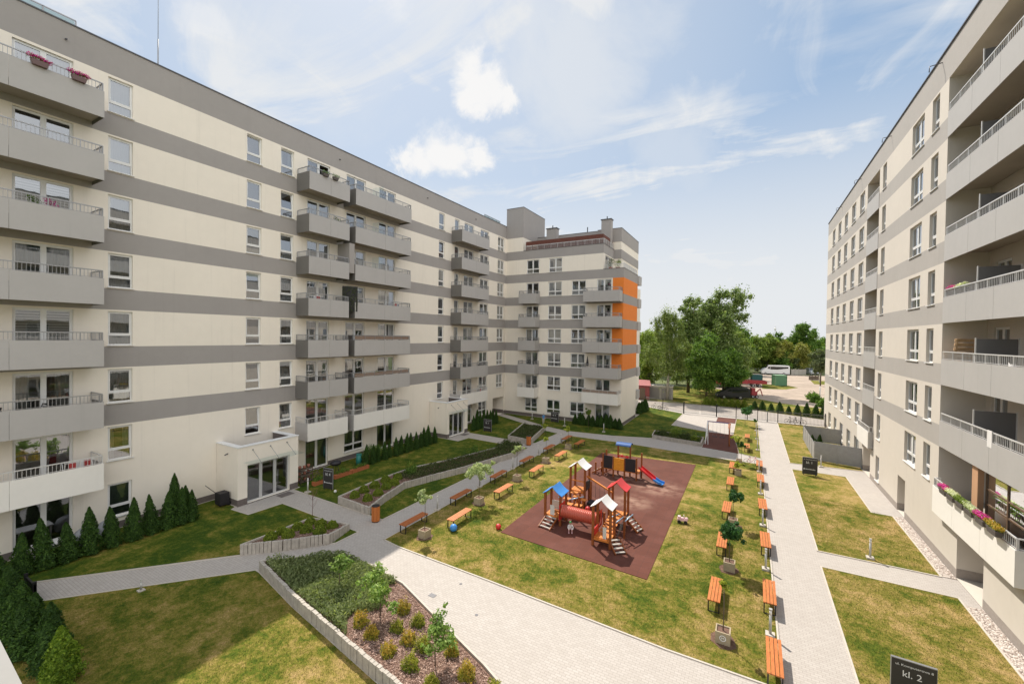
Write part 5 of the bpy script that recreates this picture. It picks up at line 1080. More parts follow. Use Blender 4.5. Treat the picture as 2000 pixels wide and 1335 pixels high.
for i in range(3):
    for j in range(3): x = -8.34+i*.24; z = .66+j*.24; g.tube([(x+.1, 30.12, z+.1), (x+.1, 30.18, z+.1)], .095, 10)
g.box(-8.38, -7.66, 30.145, 30.155, .6, 1.38); g.box(-8.4, -7.64, 30.12, 30.18, 1.38, 1.42); g.box(-8.4, -7.64, 30.12, 30.18, .56, .6); g.build('game_panel', M('orange_yellow_plastic', (.80, .33, .03), .45, var=.3, vscale=14), PS)
g = MB(); n_ = 8
for k in range(n_):
    a0, a1 = math.pi*k/n_, math.pi*(k+1)/n_; f = lambda a: (31.0-.38*math.cos(a), 2.2+.2*math.sin(a))
    (ya, za), (yb, zb) = f(a0), f(a1); g.face([(-8.4, ya, za), (-7.32, ya, za), (-7.32, yb, zb), (-8.4, yb, zb)], smooth=True)
g.build('roof', DBLUE, PS)
g = MB(); g.box(-8.3, -7.5, 30.9, 31.0, 1.35, 1.42); g.blob((-8.0, 30.9, 1.42), .1); g.blob((-7.6, 30.85, 1.40), .11); g.build('red_wheel', RED, PS)
def chute(p0, p1, m, nm):
    g = MB(); p0, p1 = Vector(p0), Vector(p1); d = p1-p0; s = Vector((-d.y, d.x, 0)).normalized()*.21; up = Vector((0, 0, .14))
    g.face([p0-s, p0+s, p1+s, p1-s])
    for k in (-1, 1): a, b = p0+s*k, p1+s*k; c = s*k*.18; g.face([a, b, b+up, a+up]); g.face([a+c, a+c+up, b+c+up, b+c]); g.face([a+up, b+up, b+up+c, a+up+c]); g.face([a+c, b+c, b, a])
    g.face([p1-s-Vector((0, 0, .03)), p1+s-Vector((0, 0, .03)), p0+s-Vector((0, 0, .03)), p0-s-Vector((0, 0, .03))]); g.build(nm, m, PS)
chute((-6.6, 30.55, .86), (-5.55, 30.22, .30), RED, 'slide'); chute((-5.55, 30.22, .30), (-5.2, 30.12, .16), BLUE, 'slide'); chute((-5.2, 30.12, .16), (-4.95, 30.05, .14), BLUE, 'slide')
g = MB(); g.bar((-6.6, 30.6, .0), (-6.6, 30.6, .8), .05); g.bar((-5.5, 30.2, 0), (-5.5, 30.2, .28), .04); g.build('slide_support', RAIL, PS)
g = MB(); g.bar((-9.2, 30.3, .56), (-10.0, 30.1, .05), .05, .1); g.bar((-9.2, 30.85, .56), (-10.0, 30.65, .05), .05, .1); g.build('ladder', PLAYW, PS); g = MB()
for k in range(4): u = (k+.5)/4; g.bar((-9.2-.8*u, 30.3-.2*u, .56-.51*u), (-9.2-.8*u, 30.85-.2*u, .56-.51*u), .09, .03)
g.build('rungs', M('grey_rungs'), PS)

# ------------------------------------------------------------------ swing
SW = thing('swing', 'timber swing frame with pale legs over the small rubber surface', 'swing', (0, 0, .04)); g = MB(); zt = 1.95
for a_, b_ in (((-3.45, 45.9, zt), (-3.5, 47.1, 0)), ((-1.55, 45.9, zt), (-1.6, 47.1, 0)), ((-1.55, 45.9, zt), (-1.5, 44.6, 0))): g = MB(); g.tube([a_, b_], .06, 8); g.build('timber_leg', PLAYW, SW)
g = MB(); g.tube([(-3.45, 45.9, zt), (-3.55, 44.4, 0)], .055, 8); g.tube([(-3.45, 45.9, zt*.6), (-3.3, 44.3, 0)], .03, 6); g.build('pale_leg', PVC, SW)
g = MB(); g.tube([(-3.5, 45.9, zt), (-1.5, 45.9, zt)], .05, 8); g.build('crossbar', M('violet_bar', (.20, .13, .30), .5), SW)
g = MB()
for x in (-3.0, -2.65, -2.35, -2.0): g.tube([(x, 45.9, zt), (x, 45.9, .6)], .008, 5)
g.build('chains', RAIL, SW)
for x in (-2.83, -2.18): g = MB(); g.box(x-.22, x+.22, 45.8, 46.0, .5, .53); g.build('seat', BOARD, SW)
t = thing('spring_rider', 'orange spring rider beside the swing frame', 'playground equipment', (-1.75, 51.5, .0)); g = MB(); g.blob((0, 0, .6), .28, 10, 7, sq=(.4, 1.2, 1)); g.blob((0, .3, .85), .14); g.build('animal_body', ORW, t); g = MB(); g.tube([(.1*math.cos(k*.9), .1*math.sin(k*.9), .02+k*.02) for k in range(20)], .015, 5); g.build('spring', BLACKM, t)

# ------------------------------------------------------------------ loose things
g = MB(); g.blob((0, 0, 0), .19, 18, 12); o = g.build('ball', BLUE); o.location = (-13.1, 17.45, .21); tag(o, 'blue play ball on the grass by a sunlit bench', 'ball')
g = MB(); g.blob((0, 0, 0), .15, 14, 9, jit=.12); o = g.build('ball', RED); o.location = (-11.25, 18.85, .16); tag(o, 'red ball at the near left corner of the rubber surface', 'ball')
g = MB(); g.blob((0, 0, 0), .09, 10, 7); o = g.build('ball', WHT); o.location = (-22.75, 17.85, .10); tag(o, 'small white ball on the grass by the near entrance sign', 'ball')
t = thing('toy_car', 'pink and white ride-on toy car on the lawn right of the rubber surface', 'toy', (-3.02, 24.7, .03), .1); PK = plain('pink_plastic', (.78, .50, .52), .4)
g = MB(); g.box(-.26, .24, -.12, .12, .14, .24); g.box(-.24, -.1, -.11, .11, .24, .36); g.blob((.2, 0, .24), .10, 10, 6); g.blob((-.02, 0, .27), .1, 10, 6, sq=(1.3, 1, .5)); g.build('body', PK, t)
for x in (-.17, .16):
    for y in (-.13, .13): g = MB(); g.tube([(x, y-.02, .09), (x, y+.02, .09)], .09, 12); g.build('wheel', BLACKM, t)
g = MB(); g.tube([(.12, 0, .24), (.06, 0, .42)], .012, 6); g.tube([(.06, -.09, .42), (.06, .09, .42)], .014, 6); g.build('handlebar', WHT, t)
for x, y in ((-10.55, 12.75), ): 
    g = MB(); g.box(x-.14, x+.14, y-.1, y+.1, .0, .008); tag(g.build('drain_grate', COPING), 'rectangular drain grate in the sunlit paving', 'grate')
for x, y, l in ((-10.06, 13.93, 'small round cover in the paving nearer the lawn'), (-8.43, 12.67, 'small round cover in the paving nearer the bed')): g = MB(); g.tube([(x, y, 0), (x, y, .007)], .06, 12); tag(g.build('manhole_cover', COPING), l, 'cover')

def bicycle(x, y, rz, m, lab, s=1.0, group=None):
    t = thing('bicycle', lab, 'bicycle', (x, y, .02), rz, group); t.scale = (s, s, s)
    for wx in (-.52, .52):
        g = MB(); g.tube([(wx+.32*math.cos(a), 0, .33+.32*math.sin(a)) for a in [2*math.pi*k/22 for k in range(23)]], .017, 5, caps=False); g.tube([(wx, -.03, .33), (wx, .03, .33)], .03, 6)
        for k in range(8): a = math.pi*k/8; g.tube([(wx-.31*math.cos(a), 0, .33-.31*math.sin(a)), (wx+.31*math.cos(a), 0, .33+.31*math.sin(a))], .003, 3)
        g.build('wheel', BLACKM, t)
    g = MB(); A, B, C, D, E = (-.52, 0, .33), (-.08, 0, .30), (-.22, 0, .78), (.36, 0, .80), (.52, 0, .33)
    for a, b in ((A, B), (A, C), (B, C), (C, D), (B, D), (D, E), (D, (.33, 0, .95))): g.tube([a, b], .018, 6)
    g.build('frame', m, t); g = MB(); g.tube([(.30, -.28, .98), (.36, -.1, .96), (.36, .1, .96), (.30, .28, .98)], .014, 6); g.build('handlebar', RAIL, t); g = MB(); g.blob((-.25, 0, .88), .12, 8, 5, sq=(1.1, .6, .35)); g.build('saddle', BLACKM, t)
bicycle(5.2, 60.55, .05, RAIL, 'grey bicycle leaning on the street fence right of the gate', 1.0); bicycle(4.6, 60.6, -.1, BLACKM, 'dark bicycle leaning on the fence nearest the gate', .95)
bicycle(-11.3, 61.9, -.55, WHT, 'white bicycle at the street fence behind the wing', 1.05); bicycle(-10.3, 61.4, -.5, RAIL, 'grey bicycle at the street fence nearest the vehicle gate', 1.0)
bicycle(.35, 39.2, .15, RED, 'small red child bicycle standing by the last bench on the right', .72)

# ------------------------------------------------------------------ people
def skin_person(name, lab, joints, edges, x, y, rz, mats, root_i=0, parts=()):
    me = bpy.data.meshes.new('person'); me.from_pydata([j[:3] for j in joints], edges, []); o = bpy.data.objects.new(name, me); col.objects.link(o)
    sk = o.modifiers.new('skin', 'SKIN'); sk.use_smooth_shade = True; sk.branch_smoothing = .4
    for i, j in enumerate(joints): me.skin_vertices[0].data[i].radius = (j[3], j[4] if len(j) > 4 else j[3]); me.skin_vertices[0].data[i].use_root = (i == root_i)
    sb = o.modifiers.new('sub', 'SUBSURF'); sb.levels = 2; sb.render_levels = 2
    bpy.context.view_layer.update(); dg = bpy.context.evaluated_depsgraph_get(); m2 = bpy.data.meshes.new_from_object(o.evaluated_get(dg)); o.modifiers.clear(); o.data = m2
    for m in mats: m2.materials.append(m[0])
    for p in m2.polygons:
        c = p.center; p.use_smooth = True
        for k, (m, fn) in enumerate(mats):
            if fn(c): p.material_index = k; break
    o.location = (x, y, .02); o.rotation_euler = (0, 0, rz); tag(o, lab, 'person'); return o
SKIN = plain('skin', (.55, .33, .24), .6); SHIRT = plain('blue_shirt', (.06, .26, .56), .85); TROU = plain('pale_trousers', (.50, .47, .42), .9); HAIR = plain('grey_hair', (.50, .48, .44), .9)
J = [(0, 0, .86, .12, .10), (0, 0, 1.05, .115, .09), (0, 0, 1.27, .135, .09), (0, 0, 1.38, .05), (0, -.01, 1.48, .078, .088), (0, -.01, 1.56, .06, .07),
     (-.16, 0, 1.31, .045), (-.21, .02, 1.07, .036), (-.20, -.10, .86, .028), (-.20, -.13, .78, .026), (.16, 0, 1.31, .045), (.21, .03, 1.07, .036), (.20, -.06, .85, .028), (.20, -.09, .77, .026),
     (-.08, 0, .80, .075), (-.085, -.10, .46, .052), (-.085, -.02, .10, .038), (-.085, -.14, .04, .035), (.08, 0, .80, .075), (.085, .06, .46, .052), (.085, .20, .12, .038), (.085, .12, .04, .035)]
Ed = [(0, 1), (1, 2), (2, 3), (3, 4), (4, 5), (2, 6), (6, 7), (7, 8), (8, 9), (2, 10), (10, 11), (11, 12), (12, 13), (0, 14), (14, 15), (15, 16), (16, 17), (0, 18), (18, 19), (19, 20), (20, 21)]
def face_bits(o, z, y, s=1.0, hair=HAIR, hat=None):
    g = MB(); g.blob((0, y+.02*s, z+.035*s), .088*s, 12, 8, sq=(1, 1.02, .95)); g.build('hat' if hat else 'hair', hat or hair, o)
    g = MB(); g.blob((-.03*s, y-.079*s, z), .009*s, 6, 4); g.blob((.03*s, y-.079*s, z), .009*s, 6, 4); g.build('eyes', BLACKM, o)
    g = MB(); g.blob((0, y-.088*s, z-.025*s), .013*s, 6, 4, sq=(.8, 1, 1.5)); g.blob((-.08*s, y, z-.01*s), .018*s, 6, 4); g.blob((.08*s, y, z-.01*s), .018*s, 6, 4); g.build('nose_and_ears', SKIN, o)
def fingers(o, pts, s=1.0):
    g = MB()
    for (x, y, z, sd) in pts:
        for k in range(4): dx = (k-1.5)*.016*s; L = (.060, .072, .068, .052)[k]*s; g.tube([(x, y+dx, z), (x+sd*.004, y+dx-.006, z-L*.6), (x-sd*.006, y+dx-.012, z-L)], [.0085*s, .0075*s, .006*s], 5)
        g.tube([(x, y-.03*s, z+.03*s), (x-sd*.01, y-.05*s, z), (x-sd*.012, y-.055*s, z-.025*s)], [.0095*s, .008*s, .0065*s], 5)
    g.build('hands', SKIN, o)
sc_ = .80
Jp = [tuple(v*sc_ for v in j) for j in J]
pz = lambda a: a*sc_
per = skin_person('person', 'person in a blue shirt and pale trousers walking past the far bed', Jp, Ed, -20.45, 44.0, .6,
    [(SKIN, lambda c: c.z > pz(1.375)), (TROU, lambda c: c.z < pz(.86) and abs(c.x) < pz(.165) and c.z > pz(.09)), (BLACKM, lambda c: c.z <= pz(.09)), (SKIN, lambda c: abs(c.x) > pz(.165) and c.z < pz(1.08)), (SHIRT, lambda c: True)])
face_bits(per, pz(1.49), -.008, sc_); fingers(per, [(-.20*sc_, -.13*sc_, .79*sc_, -1), (.20*sc_, -.09*sc_, .78*sc_, 1)], sc_)
# crouching toddler in a green hat
k_ = .62
sc2_ = .9
Jc = [(0, .05, .26, .10, .085), (0, .02, .38, .095, .08), (0, -.04, .50, .095, .07), (0, -.06, .57, .042), (0, -.08, .65, .078, .08), (0, -.08, .71, .06),
      (-.11, -.05, .52, .034), (-.16, -.14, .40, .028), (-.10, -.24, .30, .022), (-.09, -.27, .26, .02), (.11, -.05, .52, .034), (.16, -.14, .40, .028), (.10, -.24, .30, .022), (.09, -.27, .26, .02),
      (-.07, .03, .24, .06), (-.10, -.16, .30, .048), (-.09, -.06, .07, .036), (-.09, -.15, .03, .032), (.07, .03, .24, .06), (.10, -.16, .30, .048), (.09, -.06, .07, .036), (.09, -.15, .03, .032)]
chd = skin_person('person', 'toddler in a green hat and pale clothes crouching beside the red tube', Jc, Ed, -7.85, 20.35, .5,
    [(SKIN, lambda c: c.z > .57), (SKIN, lambda c: c.y < -.20 and c.z > .2 and c.z < .33 and abs(c.x) > .06 and abs(c.x) < .13), (PK, lambda c: c.z < .3), (WHT, lambda c: True)])
chd.scale = (.86, .86, .84); chd.location.z = .045; face_bits(chd, .655, -.08, .92, hat=GREENP); fingers(chd, [(-.09, -.27, .26, -1), (.09, -.27, .26, 1)], .6)

# ------------------------------------------------------------------ terraces of the left block
for i, (y0, y1) in enumerate(((17.9, 18.75), (19.5, 20.85), (20.95, 22.4))):
    t = thing('terrace_planter', 'long red brown wooden planter at the near terrace edge, %s from the porch' % ORD[i], 'planter', (-24.95, (y0+y1)/2, .02), 0, 'wooden planters on the terrace'); L = (y1-y0)/2; g = MB()
    for z in (.0, .12): g.box(-.15, .15, -L, L, z+.005, z+.115)
    for yy in (-L, L): g.box(-.17, .17, yy-.03, yy+.03, .0, .25)
    g.build('box', M('red_brown_board', (.42, .13, .05), .7, var=.2, vscale=5), t); P, N = clump_cloud(500, [(0, -L*.6, .35, .2), (0, 0, .4, .24), (0, L*.6, .34, .2)], .8); put(leafmesh('plants', P, N, .08, LF['dark'], .4), 'plants', t)
t = thing('barbecue', 'black kettle barbecue under a dark cover on the near terrace', 'barbecue', (-25.6, 20.1, .02)); g = MB(); g.blob((0, 0, .85), .34, 14, 8, sq=(1, 1.2, .55), jit=.06); g.build('lid', BOARD, t); g = MB()
for a in (.3, 2.4, 4.5): g.tube([(.15*math.cos(a), .15*math.sin(a), .75), (.3*math.cos(a), .3*math.sin(a), 0)], .02, 6)
g.build('leg_frame', BLACKM, t)
t = thing('rain_barrel', 'teal plastic barrel on the near terrace', 'barrel', (-26.1, 22.6, .02)); g = MB(); g.tube([(0, 0, 0), (0, 0, .35), (0, 0, .8)], [.2, .23, .2], 14); g.build('drum', plain('teal_plastic', (.02, .19, .17), .5), t); g = MB(); g.tube([(0, 0, .8), (0, 0, .84)], .21, 14); g.build('lid', plain('teal_plastic'), t)
t = thing('wood_rack', 'brown garden rack with stacked pots beside the near porch', 'shelf', (-26.2, 18.1, .02)); g = MB()
for z in (.05, .45, .85): g.box(-.25, .25, -.45, .45, z, z+.04)
for a in (-.24, .24):
    for b in (-.43, .43): g.box(a-.02, a+.02, b-.02, b+.02, 0, 1.05)
g.build('frame', BARK, t); g = MB()
for k in range(9): g.tube([(random.uniform(-.15, .15), -.35+(k % 3)*.32, .1+(k//3)*.4), (0, -.35+(k % 3)*.32, .3+(k//3)*.4)], [.08, .11], 8)
g.build('pots', M('terracotta', (.30, .12, .08), .8, var=.3, vscale=8), t)
bicycle(-25.3, 18.05, 1.4, BARK, 'brown bicycle parked beside the near porch', 1.0)
t = thing('pot_plant', 'large leafy potted plants on the near terrace under the white balcony', 'potted plant', (-25.9, 23.6, .02), 0); P, N = clump_cloud(1600, [(0, -.6, .7, .45), (0, 0, .95, .5), (.1, .6, .7, .45), (-.2, .9, .8, .4)], 1); put(leafmesh('foliage', P, N, .12, LF['dark'], .4), 'foliage', t); g = MB(); g.tube([(0, 0, 0), (0, 0, .45)], [.2, .28], 12); g.build('pot', M('terracotta'), t)
t = thing('cargo_bin', 'black garden cart leaning in the corner of the near porch', 'cart', (-26.5, 13.1, .02)); g = MB(); g.box(-.28, .28, -.25, .25, .12, .8); g.build('tub', BOARD, t); g = MB(); g.tube([(-.1, -.2, .7), (-.3, -.75, 1.35)], .018, 6); g.build('handle', BLACKM, t)
for s_ in (-.2, .2): g = MB(); g.tube([(s_, .26, .12), (s_+.04, .26, .12)], .12, 10); g.build('wheel', BLACKM, t)
t = thing('garden_table', 'white garden table with covered chairs behind the thujas of the left terrace', 'table', (-26.6, 6.3, .02)); g = MB(); g.box(-.4, .4, -.6, .6, .68, .72); g.build('tabletop', WHT, t)
for a in (-.35, .35):
    for b in (-.5, .5): g = MB(); g.box(a-.03, a+.03, b-.03, b+.03, 0, .68); g.build('leg', WHT, t)
for i, (y, sx) in enumerate(((7.35, 1.0), (8.1, .9))): g = MB(); g.blob((0, 0, .45), .42, 12, 8, sq=(.8, sx, 1.1), jit=.15); o = g.build('covered_chair', M('grey_cover', (.30, .31, .33), .6, var=.2, vscale=3)); o.location = (-26.8, y, .05); tag(o, 'grey cloth covered garden furniture behind the thujas, %s' % ('nearer the camera' if i == 0 else 'farther along the wall'), 'furniture', 'covered furniture')

# ------------------------------------------------------------------ flower boxes
def flowers(x, y, z, L, rz, key, lab, boxm, n=500, group='flower boxes on balconies'):
    t = thing('flower_box', lab, 'flower box', (x, y, z), rz, group); g = MB(); k = L/2
    v = [(-k*.82, -.08, 0), (k*.82, -.08, 0), (k*.82, .08, 0), (-k*.82, .08, 0), (-k, -.11, .2), (k, -.11, .2), (k, .11, .2), (-k, .11, .2)]
    for f in ((3, 2, 1, 0), (0, 1, 5, 4), (1, 2, 6, 5), (2, 3, 7, 6), (3, 0, 4, 7), (4, 5, 6, 7)): g.face([v[i] for i in f])
    g.build('trough', boxm, t); cl = [(-k+2*k*i/4, 0, .27+random.uniform(-.02, .04), .15) for i in range(5)]
    P, N = clump_cloud(n//2, cl, .7); put(leafmesh('leaves', P, N, .05, LF['light'], .5), 'leaves', t); P, N = clump_cloud(n, [(c[0], c[1], c[2]+.05, .15) for c in cl], .7); put(leafmesh('blossoms', P, N, .05, LF[key], .8), 'blossoms', t)
DB = plain('dark_trough', (.10, .085, .08), .7); PT = plain('purple_trough', (.16, .10, .10), .6)
flowers(-26.40, 5.85, 21.2, .52, R_(90), 'pink', 'flower box with bright pink petunias on the top left balcony, left of two', PT); flowers(-26.40, 7.05, 21.2, .50, R_(90), 'pink', 'flower box with bright pink petunias on the top left balcony, right of two', PT)
flowers(-26.40, 19.7, 21.2, .42, R_(90), 'dark', 'dark trough with dry plants on the top middle balcony, left of two', DB, 120); flowers(-26.40, 20.5, 21.2, .42, R_(90), 'dark', 'dark trough with dry plants on the top middle balcony, right of two', DB, 120)
flowers(8.06, 26.75, 12.3, .75, R_(90), 'pink', 'pink flower box at the far end of the middle right balcony', DB, 700); flowers(8.06, 25.9, 12.3, .75, R_(90), 'white', 'pale flower box on the middle right balcony', DB, 700)
for i, (y, key, nm) in enumerate(((25.2, 'pink', 'red pink'), (24.4, 'white', 'cream white'), (23.5, 'light', 'leafy green'), (22.7, 'white', 'white blossoming'), (21.8, 'pink', 'magenta'), (20.9, 'goldshrub', 'yellow and orange'))): flowers(7.50, y, 3.50, .7, R_(90), key, '%s flower box on the white ground balcony at the right edge' % nm, DB, 900)
t = thing('wood_pallet', 'pale slatted wooden pallet standing on a right hand balcony', 'pallet', (8.45, 26.9, 8.65), 0); g = MB()
for k in range(8): g.box(-.02, .02, -.42, .42, .1+k*.2, .24+k*.2)
g.box(.02, .06, -.4, -.32, .1, 1.65); g.box(.02, .06, .32, .4, .1, 1.65); g.build('slats', M('pale_pine', (.62, .42, .24), .7, var=.25, vscale=5), t); t.rotation_euler = (0, .1, -1.2)
t = thing('leaf_screen', 'dark leafy privacy screen between two left balconies', 'screen', (-26.75, 22.15, fl(4)+.1)); g = MB(); g.box(-.55, .55, -.02, .02, 0, 1.9); g.build('panel', BOARD, t); P = rng.uniform((-.55, -.06, 0), (.55, .06, 1.9), (1400, 3)); put(leafmesh('leaves', P, rng.normal(size=(1400, 3))+np.array([0, -1, 0]), .09, LF['dullgreen'], .6), 'leaves', t); t.rotation_euler = (0, 0, R_(55))
g = MB(); g.tube([(0, 0, 0), (0, 0, 2.2)], .035, 6); g.tube([(0, 0, 2.2), (0, 0, 6.5)], .015, 5); o = g.build('lightning_rod', RAIL); o.location = (-29.0, 10.92, 24.1); tag(o, 'tall thin lightning rod on the left roof', 'lightning rod')
def potplant(x, y, z, s, key, lab): 
    t = thing('pot_plant', lab, 'potted plant', (x, y, z), 0, 'potted plants on the terraces'); t.scale = (s, s, s); g = MB(); g.tube([(0, 0, 0), (0, 0, .3)], [.13, .18], 10); g.build('pot', M('terracotta'), t); P, N = clump_cloud(300, [(0, 0, .6, .3), (.1, .1, .8, .22)], 1.2); put(leafmesh('foliage', P, N, .1, LF[key], .3), 'foliage', t)
potplant(-14.2, 48.3, 17.78, 1.5, 'willow', 'spiky potted palm on the upper terrace of the wing, left one'); potplant(-13.4, 48.4, 17.78, 1.4, 'light', 'spiky potted palm on the upper terrace of the wing, right one')

# near parapet of the photographer's own balcony
g = MB(); g.prism([(-3, -.5), (-1.2, -.5), (-1.34, .10), (-1.415, .286), (-1.69, .30), (-3, .36)], 9.22, 9.3); tag(g.build('parapet_ledge', M('pale_ledge', (.27, .26, .245), .6, var=.05)), 'pale balcony ledge cut off at the bottom left corner', 'ledge')

# ------------------------------------------------------------------ things kept on the balconies
BALC = {'far left': (-26.6, -.5, 7.6), 'left middle': (-26.6, 18.9, 21.5), 'right middle': (-26.6, 22.8, 28.1), 'far': (-26.6, 36.5, 41.1)}
FLN = {1: 'white lowest', 2: 'second', 3: 'third', 4: 'fourth', 5: 'fifth', 6: 'sixth', 7: 'top'}
def chair_(x, y, z, rz, lab, m):
    t = thing('folding_chair', lab, 'chair', (x, y, z), rz, 'chairs on the balconies'); g = MB(); g.box(-.2, .2, -.2, .2, .43, .46); g.build('seat', m, t)
    g = MB(); 
    for k in range(4): g.box(-.2, .2, .185, .205, .55+k*.12, .63+k*.12)
    g.build('backrest', m, t)
    for a in (-.19, .19): g = MB(); g.bar((a, -.2, 0), (a, .2, .98), .022); g.bar((a, .2, 0), (a, -.2, .44), .022); g.build('leg', BLACKM, t)
def rack_(x, y, z, rz, lab):
    t = thing('drying_rack', lab, 'drying rack', (x, y, z), rz, 'drying racks on the balconies'); g = MB()
    for a in (-.5, .5): g.bar((a, -.25, 0), (a, .25, 1.1), .02); g.bar((a, .25, 0), (a, -.25, 1.1), .02)
    for k in range(6): y_ = -.25+k*.1; g.bar((-.5, y_, 1.1), (.5, y_, 1.1), .01)
    g.build('frame', PVC, t); cols = [plain('cloth_white', (.7, .7, .72), .9), plain('cloth_blue', (.12, .2, .36), .9), plain('cloth_red', (.45, .06, .06), .9)]
    for k in range(3): g = MB(); g.box(-.4+k*.3, -.16+k*.3, -.252+k*.2, -.245+k*.2, .55, 1.11); g.build('laundry', random.choice(cols), t)
def table_(x, y, z, lab, m):
    t = thing('balcony_table', lab, 'table', (x, y, z), .2, 'tables on the balconies'); g = MB(); g.tube([(0, 0, .68), (0, 0, .71)], .32, 16); g.build('tabletop', m, t); g = MB(); g.tube([(0, 0, 0), (0, 0, .68)], .025, 8); g.tube([(0, 0, 0), (0, 0, .02)], .2, 10); g.build('leg', BLACKM, t)
WD = M('weathered_wood', (.22, .12, .07), .7, var=.2, vscale=6); GY = plain('grey_plastic', (.28, .29, .31), .5)
for nm, k, u, what, m in (('far left', 7, 7.3, 'chair', GY), ('far left', 5, 5.7, 'pot', None), ('far left', 5, 6.2, 'potp', None), ('far left', 2, 6.0, 'chair', BLACKM), ('far left', 2, 6.7, 'table', BLACKM), ('far left', 2, 4.6, 'chair2', BLACKM), ('far left', 1, 7.2, 'rack', None),
                        ('left middle', 2, 19.9, 'chair', WD), ('left middle', 2, 20.6, 'table', WD), ('left middle', 1, 19.6, 'chair', BLACKM), ('left middle', 1, 20.5, 'table', BLACKM), ('left middle', 4, 19.4, 'rack', None), ('left middle', 6, 20.9, 'pot', None),
                        ('right middle', 2, 23.4, 'chair', WD), ('right middle', 1, 26.9, 'chair', GY), ('right middle', 1, 27.5, 'table', GY), ('right middle', 2, 25.0, 'pot', None), ('right middle', 4, 27.2, 'rack', None), ('right middle', 6, 23.2, 'chair', GY),
                        ('far', 1, 39.9, 'chair', GY), ('far', 1, 40.6, 'rack', None), ('far', 2, 40.2, 'chair', BLACKM), ('far', 3, 37.4, 'pot', None), ('far', 5, 40.4, 'chair', WD)):
    z = fl(k)-.07; x = BALC[nm][0]-.35; w = 'the %s %s balcony' % (FLN[k], {'far left': 'leftmost column', 'left middle': 'short middle column', 'right middle': 'long middle column', 'far': 'farthest column'}[nm])
    if what in ('chair', 'chair2'): chair_(x, u, z, random.uniform(-2, 2), '%s folding chair on %s' % ({'grey_plastic': 'grey', 'black_steel': 'black', 'weathered_wood': 'brown'}[m.name] if what == 'chair' else 'second black', w), m)
    elif what == 'rack': rack_(x, u, z, 1.57, 'white drying rack with laundry on '+w)
    elif what == 'table': table_(x, u, z, 'small round table on '+w, m)
    else:
        t = thing('pot_plant', ('leafy' if what == 'pot' else 'red flowering')+' pot plant on '+w, 'potted plant', (x+.15, u, z), 0, 'pot plants on the balconies'); g = MB(); g.tube([(0, 0, 0), (0, 0, .4)], [.12, .17], 10); g.build('pot', M('terracotta'), t); P, N = clump_cloud(320, [(0, 0, .7, .28), (.05, .1, .95, .24), (0, -.05, 1.15, .16)], 1.1); put(leafmesh('foliage', P, N, .09, LF['dark' if what == 'pot' else 'pink'], .5), 'foliage', t)
REED = M('reed_matting', (.33, .19, .11), .9, var=.35, vscale=14)
def reed(p, q, z0, z1, lab):
    t = thing('reed_screen', lab, 'reed screen', p, 0, 'reed screens on the balcony rails'); g = MB(); p, q = Vector(p), Vector(q); d = q-p; n = int(d.length/.045)
    for k in range(n): a = d*(k/n); g.bar(a+Vector((0, 0, z0)), a+Vector((0, 0, z1+random.uniform(-.015, .015))), .04, .012, up=d.cross(Vector((0, 0, 1))).normalized())
    g.build('matting', REED, t); g = MB(); g.bar(Vector((0, 0, z0+.08)), d+Vector((0, 0, z0+.08)), .02, .03); g.bar(Vector((0, 0, z1-.08)), d+Vector((0, 0, z1-.08)), .02, .03); g.build('wire', RAIL, t)
reed((-26.56, 22.5, fl(3)), (-26.56, 28.4, fl(3)), .82, 1.15, 'brown reed matting behind the rail of the third long middle column balcony'); reed((-26.56, 22.5, fl(2)), (-26.56, 28.4, fl(2)), .82, 1.08, 'darker reed matting behind the rail of the second long middle column balcony')
reed((-16.8, 46.58, fl(1)), (-12.7, 46.58, fl(1)), .78, 1.08, 'tan reed matting behind the rail of the white wing balcony')
t = thing('folded_parasol', 'dark folded parasol on a wing balcony next to the orange panel', 'parasol', (-16.4, 47.1, fl(2)), 0); g = MB(); g.tube([(0, 0, 0), (0, 0, 2.0)], .02, 6); g.build('pole', BLACKM, t); g = MB(); g.tube([(0, 0, .9), (0, 0, 1.1), (0, 0, 1.9)], [.12, .16, .03], 8); g.build('folded_canopy', BOARD, t)
for i, y in enumerate((22.9, 21.6)): potplant(8.75, y, fr_(1), 2.0, 'dark', 'tall green plant inside the glazed ground balcony, %s from the timber post' % ORD[i])
for k, y, lab in ((2, 22.6, 'white cloth hung over the rail of the second right block balcony'), (3, 22.2, 'white watering can by the rail of the third right block balcony')):
    g = MB(); g.box(-.405, -.38, -.2, .15, .15, .78) if k == 2 else g.tube([(0, 0, 0), (0, 0, .25)], [.12, .1], 10); 
    if k == 3: g.tube([(0, .08, .1), (0, .3, .3)], .015, 6)
    o = g.build('cloth_cover' if k == 2 else 'watering_can', WHT); o.location = (8.3, y, fr_(k)+(.45 if k == 3 else .3)); tag(o, lab, 'cloth' if k == 2 else 'watering can')

